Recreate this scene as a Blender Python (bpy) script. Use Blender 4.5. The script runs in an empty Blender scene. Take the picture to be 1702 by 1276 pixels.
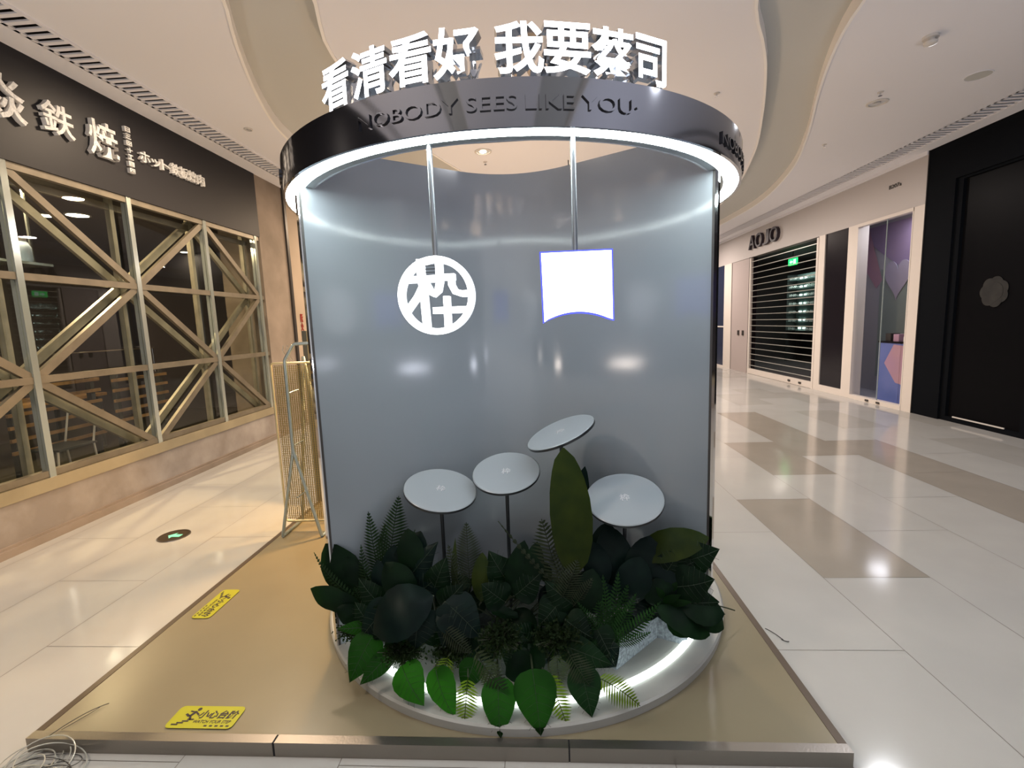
import bpy, bmesh, math, random
from mathutils import Vector, Matrix
random.seed(7)
PI = math.pi
S = bpy.context.scene
COL = S.collection

# ------------------------------------------------------------------ camera
CAM_H = 1.55
F_PX, YAW, PITCH, ROLL = 783.7, -.0604, .12784, .03654
cyw, syw, cp, sp = math.cos(YAW), math.sin(YAW), math.cos(PITCH), math.sin(PITCH)
Fw = Vector((syw*cp, cyw*cp, -sp)); r0 = Vector((cyw, -syw, 0)); d0 = Fw.cross(r0)
Rt = r0*math.cos(ROLL) + d0*math.sin(ROLL); Dn = d0*math.cos(ROLL) - r0*math.sin(ROLL)
EYE = Vector((0, 0, CAM_H))
cam = bpy.data.objects.new('camera', bpy.data.cameras.new('camera'))
COL.objects.link(cam)
m = Matrix.Identity(4)
for i in range(3):
    m[i][0], m[i][1], m[i][2], m[i][3] = Rt[i], -Dn[i], -Fw[i], EYE[i]
cam.matrix_world = m
cam.data.sensor_width = 36; cam.data.lens = F_PX/1702*36; cam.data.clip_start = .05
S.camera = cam

# ------------------------------------------------------------------ world, exposure
S.view_settings.view_transform = 'Standard'; S.view_settings.look = 'None'
S.view_settings.exposure = 1.1; S.view_settings.gamma = 1; S.view_settings.use_curve_mapping = False
w = bpy.data.worlds.new('world'); S.world = w; w.use_nodes = True
w.node_tree.nodes['Background'].inputs[0].default_value = (.80, .79, .80, 1)
w.node_tree.nodes['Background'].inputs[1].default_value = .5

def area(name, loc, size, energy, col, rot=(0, 0, 0), sy=None):
    l = bpy.data.lights.new(name, 'AREA'); l.energy = energy; l.color = col
    l.shape = 'DISK'; l.size = size
    o = bpy.data.objects.new(name, l); o.location = loc; o.rotation_euler = rot; COL.objects.link(o)
    return o
# unseen fill lamps under the ceiling, added to even out the brightness
for x, y, e, c in ((-2.9, 4.6, 24, (1, .78, .56)), (-2.7, .6, 24, (1, .84, .68)), (3.7, 4.8, 17, (.93, .95, 1)), (3.3, .6, 14, (.93, .95, 1)),
                   (2.6, 9.6, 78, (1, .88, .80)), (3.8, 14.5, 70, (1, .86, .76)), (-2.3, 9.6, 80, (1, .74, .50)), (-.9, 7.2, 60, (1, .74, .48))):
    area('ceiling_fill_light', (x, y, 3.70), .26, e, c)
# unseen upward fill, added beside the camera and behind the stand to brighten the ceiling
for x, y, e, c in ((-2.7, .1, 20, (1, .86, .76)), (2.9, .1, 17, (.84, .87, 1)), (-.3, 5.8, 13, (1, .68, .44)), (3.6, -2.0, 14, (.84, .87, 1)), (-2.6, -2.0, 12, (1, .88, .80))):
    area('upward_fill_light', (x, y, 1.0), .4, e, c, (PI, 0, 0))
# warm lamps washing the far side of the display stand
area('wall_washer_light', (-1.22, 3.72, 1.5), .25, 22, (1, .58, .20), (math.radians(-32), 0, math.radians(-62)))

# ------------------------------------------------------------------ geometry helpers
def obj(name, bm, mats, parent=None, smooth=False, loc=None):
    me = bpy.data.meshes.new(name)
    if bm is not None:
        bmesh.ops.recalc_face_normals(bm, faces=bm.faces) if getattr(bm, '_', 0) else None
        bm.to_mesh(me); bm.free()
    o = bpy.data.objects.new(name, me); COL.objects.link(o)
    for mm in (mats if isinstance(mats, (list, tuple)) else [mats]): me.materials.append(mm)
    if smooth:
        for p in me.polygons: p.use_smooth = True
    if name not in ('foliage',): me.set_sharp_from_angle(angle=math.radians(32))
    if parent is not None:
        o.parent = parent
        o.matrix_parent_inverse = Matrix.Translation(-Vector(parent.location)) if parent.type == 'EMPTY' and tuple(parent.rotation_euler) == (0, 0, 0) else Matrix.Identity(4)
    if loc is not None: o.location = loc
    return o
def tag(o, label=None, cat=None, group=None, kind=None):
    if label: o['label'] = label
    if cat: o['category'] = cat
    if group: o['group'] = group
    if kind: o['kind'] = kind
    return o
def thing(name, label, cat, loc=(0, 0, 0), group=None):
    o = bpy.data.objects.new(name, None); COL.objects.link(o); o.location = loc
    o.empty_display_size = .05
    return tag(o, label, cat, group)
def struct(name, bm, mats, smooth=False):
    return tag(obj(name, bm, mats, smooth=smooth), kind='structure')
def sroot(name, loc=(0, 0, 0)):
    o = bpy.data.objects.new(name, None); COL.objects.link(o); o.location = loc
    return tag(o, kind='structure')
def BM(): return bmesh.new()
def box(bm, a, b, mi=0, mat=None):
    v = [bm.verts.new((x, y, z)) for x in (a[0], b[0]) for y in (a[1], b[1]) for z in (a[2], b[2])]
    if mat is not None:
        for q in v: q.co = mat @ q.co
    for f in ((0, 1, 3, 2), (4, 6, 7, 5), (0, 4, 5, 1), (2, 3, 7, 6), (0, 2, 6, 4), (1, 5, 7, 3)):
        fa = bm.faces.new([v[i] for i in f]); fa.material_index = mi
    return bm
def bbox(a, b): return box(BM(), a, b)
def bar(bm, p, q, wd, dp=None, up=(0, 0, 1), mi=0):
    """rectangular bar from p to q; wd across (perp. to up-ish), dp thickness along the other"""
    p, q = Vector(p), Vector(q); d = q-p; L = d.length; d.normalize()
    s = d.cross(Vector(up))
    if s.length < 1e-5: s = d.cross(Vector((1, 0, 0)))
    s.normalize(); u = s.cross(d); dp = dp or wd
    M = Matrix(((s.x, d.x, u.x, p.x), (s.y, d.y, u.y, p.y), (s.z, d.z, u.z, p.z), (0, 0, 0, 1)))
    return box(bm, (-wd/2, 0, -dp/2), (wd/2, L, dp/2), mi, M)
def tube(bm, pts, r, n=10, rs=None, cap=True, closed=False, mi=0):
    pts = [Vector(p) for p in pts]; N = len(pts); rings = []
    prev = None
    for i, p in enumerate(pts):
        if closed: t = pts[(i+1) % N]-pts[i-1]
        else: t = pts[min(i+1, N-1)]-pts[max(i-1, 0)]
        t.normalize()
        if prev is None:
            a = t.cross(Vector((0, 0, 1)))
            if a.length < .01: a = t.cross(Vector((1, 0, 0)))
        else: a = prev - t*prev.dot(t)
        a.normalize(); prev = a; b = t.cross(a)
        rr = rs[i] if rs else r
        rings.append([bm.verts.new(p + (a*math.cos(2*PI*k/n)+b*math.sin(2*PI*k/n))*rr) for k in range(n)])
    for i in range(N if closed else N-1):
        A, B = rings[i], rings[(i+1) % N]
        for k in range(n):
            f = bm.faces.new((A[k], A[(k+1) % n], B[(k+1) % n], B[k])); f.smooth = True; f.material_index = mi
    if cap and not closed:
        bm.faces.new(rings[0][::-1]).material_index = mi; bm.faces.new(rings[-1]).material_index = mi
    return bm
def lathe(bm, prof, c=(0, 0, 0), n=96, mat=None, a0=0, a1=2*PI, closed_prof=True, mi=0, sm=True):
    full = abs(a1-a0-2*PI) < 1e-6; m_ = n if full else n+1
    rings = []
    for k in range(m_):
        t = a0+(a1-a0)*k/n
        R = []
        for (r, z) in prof:
            v = Vector((r*math.cos(t), r*math.sin(t), z))
            if mat is not None: v = mat @ v
            R.append(bm.verts.new(v+Vector(c)))
        rings.append(R)
    P = len(prof)
    for k in range(n):
        A, B = rings[k], rings[(k+1) % m_]
        for i in range(P if closed_prof else P-1):
            j = (i+1) % P
            try:
                f = bm.faces.new((A[i], B[i], B[j], A[j])); f.smooth = sm; f.material_index = mi
            except ValueError: pass
    if not full and closed_prof:
        bm.faces.new(rings[0]); bm.faces.new(rings[-1][::-1])
    return bm
def disc(bm, r, z0, z1, c=(0, 0, 0), n=64, mat=None, mi=0):
    T = []
    for z in (z0, z1):
        T.append([bm.verts.new((mat @ Vector((r*math.cos(2*PI*k/n), r*math.sin(2*PI*k/n), z)) if mat is not None else Vector((r*math.cos(2*PI*k/n), r*math.sin(2*PI*k/n), z)))+Vector(c)) for k in range(n)])
    bm.faces.new(T[0][::-1]).material_index = mi; bm.faces.new(T[1]).material_index = mi
    for k in range(n):
        f = bm.faces.new((T[0][k], T[0][(k+1) % n], T[1][(k+1) % n], T[1][k])); f.material_index = mi; f.smooth = True
    return bm
def poly(bm, pts, mi=0):
    f = bm.faces.new([bm.verts.new(p) for p in pts]); f.material_index = mi; return f
def prism(bm, pts, dz, mi=0):
    """extrude a planar outline by the vector dz"""
    dz = Vector(dz); A = [bm.verts.new(p) for p in pts]; B = [bm.verts.new(Vector(p)+dz) for p in pts]; n = len(pts)
    bm.faces.new(A[::-1]).material_index = mi; bm.faces.new(B).material_index = mi
    for k in range(n): bm.faces.new((A[k], A[(k+1) % n], B[(k+1) % n], B[k])).material_index = mi
    bmesh.ops.recalc_face_normals(bm, faces=bm.faces)
    return bm
def text_bm(s, size, extrude, bold=0.0, align='CENTER', shear=0):
    """text in the XY plane, standing along +Z by `extrude`, centred on its own box; front faces index 0, sides 1"""
    cu = bpy.data.curves.new('tmp', 'FONT'); cu.body = s; cu.size = size; cu.extrude = extrude/2
    cu.offset = bold; cu.shear = shear; cu.resolution_u = 3; cu.align_x = align
    o = bpy.data.objects.new('tmp', cu); COL.objects.link(o)
    dg = bpy.context.evaluated_depsgraph_get(); me = bpy.data.meshes.new_from_object(o.evaluated_get(dg))
    bm = BM(); bm.from_mesh(me)
    bpy.data.objects.remove(o); bpy.data.curves.remove(cu); bpy.data.meshes.remove(me)
    xs = [v.co.x for v in bm.verts]; ys = [v.co.y for v in bm.verts]
    if xs:
        c = Vector(((min(xs)+max(xs))/2, (min(ys)+max(ys))/2, -extrude/2))
        for v in bm.verts: v.co -= c
    bm.normal_update()
    for f in bm.faces: f.material_index = 0 if f.normal.z > .7 else 1; f.smooth = False
    return bm
def bmext(bm):
    xs = [v.co.x for v in bm.verts]; ys = [v.co.y for v in bm.verts]
    return (max(xs)-min(xs), max(ys)-min(ys))
def fit(bm, wd, ht):
    a, b = bmext(bm)
    for v in bm.verts: v.co.x *= wd/a; v.co.y *= ht/b
    return bm
def xf(bm, M):
    for v in bm.verts: v.co = M @ v.co
    return bm
def frame(o, x, y, z):
    x, y, z, o = Vector(x), Vector(y), Vector(z), Vector(o)
    return Matrix(((x.x, y.x, z.x, o.x), (x.y, y.y, z.y, o.y), (x.z, y.z, z.z, o.z), (0, 0, 0, 1)))
def merge(dst, src):
    me = bpy.data.meshes.new('t'); src.to_mesh(me); src.free(); dst.from_mesh(me); bpy.data.meshes.remove(me); return dst
def split_mi(bm, mi):
    """copy of bm holding only the faces of one material index"""
    c = bm.copy(); bmesh.ops.delete(c, geom=[f for f in c.faces if f.material_index != mi], context='FACES')
    for f in c.faces: f.material_index = 0
    return c
def at(px, py, Y):
    """a point of the place at depth Y, measured in the photograph"""
    d = Rt*((px-851)/F_PX)+Dn*((py-638)/F_PX)+Fw
    return EYE+d*(Y/d.y)
def atz(px, py, z):
    d = Rt*((px-851)/F_PX)+Dn*((py-638)/F_PX)+Fw
    return EYE+d*((z-CAM_H)/d.z)

# ------------------------------------------------------------------ materials
def mat(name, col, rough=.5, metal=0, spec=.5, emit=None, es=0, bump=0, bscale=40, var=0, vscale=6, coat=0, trans=0, sub=0, col2=None):
    M = bpy.data.materials.new(name); M.use_nodes = True; nt = M.node_tree; b = nt.nodes['Principled BSDF']
    b.inputs['Base Color'].default_value = (*col, 1); b.inputs['Roughness'].default_value = rough
    b.inputs['Metallic'].default_value = metal; b.inputs['Specular IOR Level'].default_value = spec
    b.inputs['Coat Weight'].default_value = coat; b.inputs['Coat Roughness'].default_value = .05
    if emit: b.inputs['Emission Color'].default_value = (*emit, 1); b.inputs['Emission Strength'].default_value = es
    tc = nt.nodes.new('ShaderNodeTexCoord')
    if var or col2:
        n = nt.nodes.new('ShaderNodeTexNoise'); n.inputs['Scale'].default_value = vscale; n.inputs['Detail'].default_value = 6
        nt.links.new(tc.outputs['Object'], n.inputs['Vector'])
        r = nt.nodes.new('ShaderNodeValToRGB'); r.color_ramp.elements[0].position = .35; r.color_ramp.elements[1].position = .7
        c2 = col2 or tuple(c*(1-var) for c in col)
        r.color_ramp.elements[0].color = (*c2, 1); r.color_ramp.elements[1].color = (*col, 1)
        nt.links.new(n.outputs['Fac'], r.inputs['Fac']); nt.links.new(r.outputs['Color'], b.inputs['Base Color'])
    if bump:
        n = nt.nodes.new('ShaderNodeTexNoise'); n.inputs['Scale'].default_value = bscale; n.inputs['Detail'].default_value = 4
        nt.links.new(tc.outputs['Object'], n.inputs['Vector'])
        bu = nt.nodes.new('ShaderNodeBump'); bu.inputs['Strength'].default_value = bump; bu.inputs['Distance'].default_value = .01
        nt.links.new(n.outputs['Fac'], bu.inputs['Height']); nt.links.new(bu.outputs['Normal'], b.inputs['Normal'])
    return M
def glass(name, tint=(1, 1, 1), refl=.12, rough=.0):
    M = bpy.data.materials.new(name); M.use_nodes = True; nt = M.node_tree
    nt.nodes.remove(nt.nodes['Principled BSDF']); out = nt.nodes['Material Output']
    t = nt.nodes.new('ShaderNodeBsdfTransparent'); t.inputs[0].default_value = (*tint, 1)
    g = nt.nodes.new('ShaderNodeBsdfGlossy'); g.inputs['Roughness'].default_value = rough
    lw = nt.nodes.new('ShaderNodeLayerWeight'); lw.inputs['Blend'].default_value = refl
    mx = nt.nodes.new('ShaderNodeMixShader')
    ge = nt.nodes.new('ShaderNodeNewGeometry'); sb = nt.nodes.new('ShaderNodeMath'); sb.operation = 'SUBTRACT'; sb.inputs[0].default_value = 1
    ml = nt.nodes.new('ShaderNodeMath'); ml.operation = 'MULTIPLY'
    nt.links.new(ge.outputs['Backfacing'], sb.inputs[1]); nt.links.new(lw.outputs['Fresnel'], ml.inputs[0]); nt.links.new(sb.outputs[0], ml.inputs[1])
    nt.links.new(ml.outputs[0], mx.inputs[0]); nt.links.new(t.outputs[0], mx.inputs[1]); nt.links.new(g.outputs[0], mx.inputs[2])
    nt.links.new(mx.outputs[0], out.inputs['Surface'])
    return M
def leafmat(name, c1, c2, rough=.4, tr=.35):
    c1 = tuple(c*.55 for c in c1); c2 = tuple(c*.5 for c in c2)
    M = mat(name, c1, rough+.1, spec=.10, col2=c2, vscale=14)
    nt = M.node_tree; b = nt.nodes['Principled BSDF']; out = nt.nodes['Material Output']
    t = nt.nodes.new('ShaderNodeBsdfTranslucent'); t.inputs[0].default_value = (c1[0]*1.7, c1[1]*2.0, c1[2]*.9, 1)
    mx = nt.nodes.new('ShaderNodeMixShader'); mx.inputs[0].default_value = tr
    nt.links.new(b.outputs[0], mx.inputs[1]); nt.links.new(t.outputs[0], mx.inputs[2]); nt.links.new(mx.outputs[0], out.inputs['Surface'])
    return M
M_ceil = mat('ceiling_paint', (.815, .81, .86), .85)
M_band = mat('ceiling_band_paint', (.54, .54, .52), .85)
M_trim = mat('ceiling_trim_paint', (.92, .89, .87), .7)
M_dark = mat('dark_void', (.012, .012, .014), .9)
M_floor1 = mat('polished_stone_light', (.47, .465, .445), .11, spec=.55, var=.06, vscale=2.5)
M_floor2 = mat('polished_stone_brown', (.335, .305, .265), .11, spec=.55, var=.08, vscale=2.5)
M_floor3 = mat('polished_stone_grey', (.42, .41, .385), .11, spec=.55, var=.07, vscale=2.5)
M_grout = mat('grout', (.20, .18, .16), .7)
M_plat = mat('platform_vinyl', (.235, .20, .13), .28, spec=.4, var=.07, vscale=3)
M_steel = mat('brushed_steel', (.29, .265, .24), .34, 1, bump=.05, bscale=120)
M_sideedge = mat('brown_edge_trim', (.10, .075, .055), .4, .4)
M_chrome = mat('polished_chrome', (.72, .72, .74), .06, 1)
M_steeldark = mat('dark_edge', (.045, .04, .038), .4)
M_concrete = mat('concrete', (.40, .355, .32), .8, col2=(.27, .23, .20), vscale=3.2, bump=.15, bscale=20)
M_concrete2 = mat('concrete_pier', (.33, .265, .215), .8, col2=(.23, .185, .145), vscale=2.2, bump=.12, bscale=16)
M_sill = mat('sill_stone', (.36, .30, .19), .45, var=.2, vscale=3)
M_fascia = mat('black_fascia', (.015, .014, .017), .5, spec=.30)
M_truss = mat('truss_metal', (.235, .20, .145), .42, .35, var=.25, vscale=7)
M_trusslit = mat('truss_metal_lit_copy', (.40, .36, .28), .4, .3, var=.25, vscale=7)  # same truss metal, lighter in place of light on the inner frame
M_glass = glass('shopfront_glass', (.88, .90, .88), .34)
M_glasspost = mat('clear_post', (.50, .54, .50), .15, .6)
M_signmetal = mat('weathered_letter_face', (.74, .74, .74), .45, .1, bump=.6, bscale=60, col2=(.52, .53, .54), vscale=25)
M_signside = mat('letter_side_white', (.80, .78, .76), .3, .1)
M_whitewall = mat('shop_white_panel', (.52, .485, .475), .5)
M_whiteframe = mat('shop_white_frame', (.72, .66, .61), .4)
M_pinkdoor = mat('service_door_paint', (.43, .37, .36), .45)
M_blackpanel = mat('black_glossy_panel', (.012, .010, .014), .18)
M_blackshop = mat('black_shopfront', (.006, .007, .009), .6, spec=.02)
M_blackglass = mat('dark_tinted_glass', (.006, .006, .007), .35, spec=.02)
M_emblem = mat('faded_emblem', (.022, .021, .019), .8, col2=(.009, .009, .009), vscale=9)
M_wallpanel = mat('display_gloss_white', (.255, .28, .31), .12, spec=.42)
M_ring = mat('ring_black_chrome', (.31, .32, .35), .07, 1)
M_ringunder = mat('ring_underside', (.30, .33, .34), .35, .5)
M_slogan = mat('slogan_lettering_dark', (.05, .05, .06), .25, .8)
M_led = mat('led_strip_white', (1, 1, 1), .4, emit=(.88, 1, .98), es=14)
M_ledfloor = mat('led_strip_base', (1, 1, 1), .4, emit=(.90, 1, .95), es=3.6)
M_letter = mat('letter_lightbox_face', (1, 1, 1), .4, emit=(.93, .95, 1), es=4.5)
M_letterside = mat('letter_return_metal', (.60, .62, .66), .16, .9)
M_bracket = mat('clear_bracket', (.75, .77, .80), .1, .8)
M_logo = mat('logo_lightbox_face', (1, 1, 1), .4, emit=(.97, .98, 1), es=2.2)
M_logoside = mat('logo_return_white', (.8, .8, .82), .3, emit=(.9, .95, 1), es=.5)
M_shield = mat('shield_lightbox_face', (1, 1, 1), .4, emit=(.94, .98, 1), es=1.8)
M_shieldside = mat('shield_blue_glowing_edge', (.02, .03, .35), .3, emit=(.05, .06, .85), es=.9)
M_pole = mat('grey_metal_tube', (.30, .32, .35), .28, .85)
M_table = mat('round_tray_white', (.31, .345, .375), .3, spec=.5)
M_tablepole = mat('dark_tube', (.05, .055, .06), .35, .7)
M_glyph = mat('etched_mark', (.80, .82, .85), .25, .3)
M_disc = mat('plinth_white_stone', (.34, .34, .32), .35, var=.06, vscale=5)
M_plinthtop = mat('plinth_top', (.62, .64, .60), .4)
M_soil = mat('planter_foam_dark', (.018, .022, .018), .95, bump=.5, bscale=60)
M_felt = mat('grey_granite_felt', (.17, .195, .215), .85, col2=(.07, .08, .095), vscale=90, bump=.3, bscale=120)
M_gold = mat('perforated_brass_sheet', (.42, .31, .12), .38, .75)
M_goldedge = mat('brass_edge', (.72, .60, .34), .3, .8)
M_standtube = mat('pale_steel_tube', (.38, .44, .44), .25, .7)
M_yellow = mat('sticker_yellow', (.37, .36, .008), .5)
M_ink = mat('sticker_black', (.02, .012, .02), .5)
M_red = mat('red_lettering', (.30, .03, .02), .5)
M_green = mat('exit_green_lit', (.02, .5, .12), .4, emit=(.02, 1, .18), es=1.6)
M_green2 = mat('exit_white_lit', (.8, 1, .9), .4, emit=(.55, 1, .75), es=1.6)
M_white = mat('white_plastic', (.66, .63, .60), .4)
M_lamp = mat('downlight_glow', (1, 1, 1), .4, emit=(1, .86, .62), es=14)
M_lampoff = mat('downlight_reflector', (.62, .62, .62), .25, .3)
M_wire = mat('clear_cable', (.45, .45, .40), .2, .1)
M_wiredark = mat('dark_cable', (.03, .03, .03), .4)
M_wood = mat('warm_wood_slat', (.42, .25, .11), .4, col2=(.28, .16, .07), vscale=10)
M_intdark = mat('shop_interior_dark', (.12, .105, .11), .7)
M_intfloor = mat('shop_interior_floor', (.06, .055, .04), .25)
M_intpanel = mat('shop_shelf_dark', (.05, .055, .055), .4)
M_lav = mat('lavender_print', (.30, .24, .44), .5, col2=(.36, .27, .42), vscale=.8)
M_heart = mat('pale_heart_print', (.46, .42, .55), .5)
M_pinkp = mat('pink_print', (.50, .30, .36), .5, col2=(.42, .26, .42), vscale=1.5)
M_bluep = mat('blue_print', (.10, .15, .42), .5, col2=(.16, .20, .50), vscale=2)
M_greyp = mat('grey_green_print', (.30, .36, .35), .5)
M_palep = mat('pale_lilac_print', (.44, .44, .50), .5)
M_tan = mat('tan_partition', (.45, .36, .28), .7, col2=(.38, .30, .22), vscale=1.5)
M_rod = mat('shutter_rod', (.56, .56, .52), .3, .5)
M_shutglass = glass('shutter_polycarbonate', (.80, .78, .76), .10, .1)
M_shop = mat('shop_teal_shelf', (.20, .28, .27), .5)
M_spec = mat('spectacle_white', (.9, .95, .93), .3)
M_shelfglint = mat('shelf_glint_glow', (1, 1, 1), .4, emit=(.72, 1, .92), es=5)  # glow for the glints behind the spectacles
M_leafdark = leafmat('leaf_dark', (.010, .036, .013), (.005, .018, .010), .38, .28)
M_leafblue = leafmat('leaf_blue_green', (.009, .027, .021), (.005, .016, .016), .32, .22)
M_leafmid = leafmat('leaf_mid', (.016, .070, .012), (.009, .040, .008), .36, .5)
M_leaflit = leafmat('leaf_lit', (.024, .11, .014), (.015, .07, .010), .4, .55)  # brighter leaf green, the light strip's glow put into the colour
M_leafolive = leafmat('leaf_olive', (.065, .09, .018), (.035, .06, .016), .4, .35)
M_fern = leafmat('fern_green', (.030, .070, .026), (.018, .045, .020), .5, .4)
M_fernyel = leafmat('fern_yellow_lit', (.12, .16, .02), (.07, .11, .02), .5, .55)  # yellow of the strip light put into the frond colour
M_fernlit = leafmat('fern_lit', (.035, .11, .03), (.02, .06, .02), .5, .4)  # lighter fern green standing in for light on the rosette
M_ferngrey = leafmat('fern_grey', (.075, .095, .06), (.045, .06, .04), .5, .4)
M_moss = leafmat('bush_green', (.028, .050, .018), (.015, .032, .012), .6, .3)
M_vein = mat('leaf_vein', (.008, .024, .007), .5)
M_stem = mat('plant_stem', (.025, .035, .015), .6)

# ------------------------------------------------------------------ floor of stone tiles
XW, XR, ZC = -3.90, 5.55, 3.74
def tilefloor():
    bm = BM(); pu, pv, g = .598, 1.236, .0016
    rnd = random.Random(3)
    k0 = int(math.floor((XW-1.63)/pu))-1
    for k in range(k0, 8):
        x0 = 1.63+pu*k; off = 2.70 if k % 2 == 0 else 2.08
        for j in range(-9, 19):
            y0 = off+pv*j
            a, b = max(x0, XW), min(x0+pu, XR+.05)
            if b-a < .02: continue
            col = 0; q = rnd.random()
            if q < .06: col = 1
            elif q < .22: col = 2
            if x0 < 1.0 and x0 > -4.5 and y0 < 6: col = 0
            if (k, j) in {(0, 0), (2, 2), (3, 1), (2, 3)}: col = 1
            if (k, j) in {(-1, 0), (-1, 1), (-1, -1), (0, -1), (1, 0), (1, 1), (1, -1), (0, 1), (2, 1), (2, 0), (-1, 2)}: col = 0
            if (k, j) in {(1, -1), (2, -1), (1, -2)}: col = 2
            poly(bm, [(a+g, y0+g, 0), (b-g, y0+g, 0), (b-g, y0+pv-g, 0), (a+g, y0+pv-g, 0)], col)
    return bm
fl = sroot('floor')
obj('stone_tiles', tilefloor(), [M_floor1, M_floor2, M_floor3], fl)
obj('grout_bed', bbox((XW-.3, -4, -.06), (XR+.3, 26, -.0015)), M_grout, fl)

# ------------------------------------------------------------------ ceiling: flat fields between curved recessed bands
def smooth(pts, n=8):
    out = []
    for i in range(len(pts)-1):
        p0 = pts[max(i-1, 0)]; p1 = pts[i]; p2 = pts[i+1]; p3 = pts[min(i+2, len(pts)-1)]
        for k in range(n):
            t = k/n
            out.append(tuple(.5*((2*p1[d])+(-p0[d]+p2[d])*t+(2*p0[d]-5*p1[d]+4*p2[d]-p3[d])*t*t+(-p0[d]+3*p1[d]-3*p2[d]+p3[d])*t**3) for d in range(len(p1))))
    out.append(tuple(pts[-1])); return out
cA = [(-1.95, -8), (-1.8, -1), (-1.62, 1.5), (-1.84, 2.8), (-2.0, 3.3), (-2.13, 3.57), (-2.28, 3.9), (-2.50, 4.45), (-2.68, 5.0), (-2.78, 5.46), (-2.84, 6.3), (-2.7, 7.4), (-2.2, 9.3), (-1.4, 12), (-.8, 17), (-.8, 26)]
cB = [(-1.2, -8), (-1.25, -1), (-1.22, 1.4), (-1.33, 2.6), (-1.44, 3.36), (-1.54, 3.68), (-1.60, 4.03), (-1.60, 5.0), (-1.29, 6.33), (-.88, 7.5), (-.2, 9.3), (.5, 12), (1.0, 17), (1.0, 26)]
cC = [(1.0, -8), (.95, -1), (1.0, 1.2), (1.25, 2.6), (1.6, 3.71), (1.88, 4.23), (2.13, 4.72), (2.55, 5.71), (3.03, 7.02), (3.53, 9.0), (3.8, 11.5), (3.9, 16), (3.9, 26)]
cD = [(2.2, -8), (2.1, -1), (2.1, 1.2), (2.2, 2.8), (2.36, 3.8), (2.51, 4.36), (2.85, 5.21), (3.43, 6.5), (3.97, 7.95), (4.39, 9.9), (4.46, 12), (4.45, 16), (4.45, 26)]
cA, cB, cC, cD = [smooth([(x, y+(0.0)) for x, y in c]) for c in (cA, cB, cC, cD)]
def xat(c, y):
    for (x0, y0), (x1, y1) in zip(c, c[1:]):
        if y0 <= y <= y1: return x0+(x1-x0)*(y-y0)/max(y1-y0, 1e-9)
    return c[-1][0]
YS = [-4+i*.2 for i in range(151)]
ce = sroot('ceiling')
def field(fa, fb, z, up=.08):
    bm = BM()
    rows = []
    for y in YS: rows.append([bm.verts.new((fa(y), y, z)), bm.verts.new((fb(y), y, z))])
    for a, b in zip(rows, rows[1:]): bm.faces.new((a[0], b[0], b[1], a[1]))
    return bm
def step(c, z0, z1):
    bm = BM(); rows = [[bm.verts.new((xat(c, y), y, z0)), bm.verts.new((xat(c, y), y, z1))] for y in YS]
    for a, b in zip(rows, rows[1:]): bm.faces.new((a[0], b[0], b[1], a[1]))
    return bm
k_ = lambda v: (lambda y: v)
bm = field(k_(-3.40), lambda y: xat(cA, y), ZC)
merge(bm, field(lambda y: xat(cB, y), lambda y: xat(cC, y), ZC)); merge(bm, field(lambda y: xat(cD, y), k_(5.03), ZC))
merge(bm, field(k_(XW-4.4), k_(-3.66), ZC)); merge(bm, field(k_(5.31), k_(XR+4), ZC))
obj('ceiling_field', bm, M_ceil, ce)
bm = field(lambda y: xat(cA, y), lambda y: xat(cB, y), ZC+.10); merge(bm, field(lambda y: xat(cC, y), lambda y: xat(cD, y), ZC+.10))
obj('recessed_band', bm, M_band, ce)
bm = BM()
for c in (cA, cB, cC, cD): merge(bm, step(c, ZC-.012, ZC+.10))
for c, s in ((cA, -1), (cB, 1), (cC, -1), (cD, 1)):
    rows = [[bm.verts.new((xat(c, y)+d*s, y, z)) for d, z in ((0, ZC-.012), (.024, ZC-.012), (.024, ZC))] for y in YS]
    for a, b in zip(rows, rows[1:]):
        for i in (0, 1): bm.faces.new((a[i], b[i], b[i+1], a[i+1]))
obj('curved_trim', bm, M_trim, ce)
def vent(x0, x1, y0, y1, label):
    t = thing('ceiling_vent', label, 'vent', (x0, y0, ZC))
    obj('backing', box(box(bbox((x0, y0, ZC+.16), (x1, y1, ZC+.18)), (x0+.021, y0, ZC+.013), (x0+.025, y1, ZC+.16)), (x1-.025, y0, ZC+.013), (x1-.021, y1, ZC+.16)), M_dark, t)
    bm = BM(); y = y0
    box(bm, (x0-.004, y0, ZC), (x0+.02, y1, ZC+.16)); box(bm, (x1-.02, y0, ZC-.012), (x1+.004, y1, ZC+.16))
    while y < y1-.01:
        box(bm, (x0, y, ZC), (x1, y+.036, ZC+.012)); y += .08
    obj('slats', bm, M_ceil, t)
vent(-3.66, -3.40, -4, 25.7, 'long slatted ceiling vent beside the black restaurant fascia')
vent(5.03, 5.31, -4, 25.7, 'long slatted ceiling vent above the shops opposite the restaurant')

# far end of the mall aisle
bm = bbox((XW-4, 25.8, -.06), (XR+4, 26, 4)); struct('wall_back', bm, M_tan)

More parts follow.
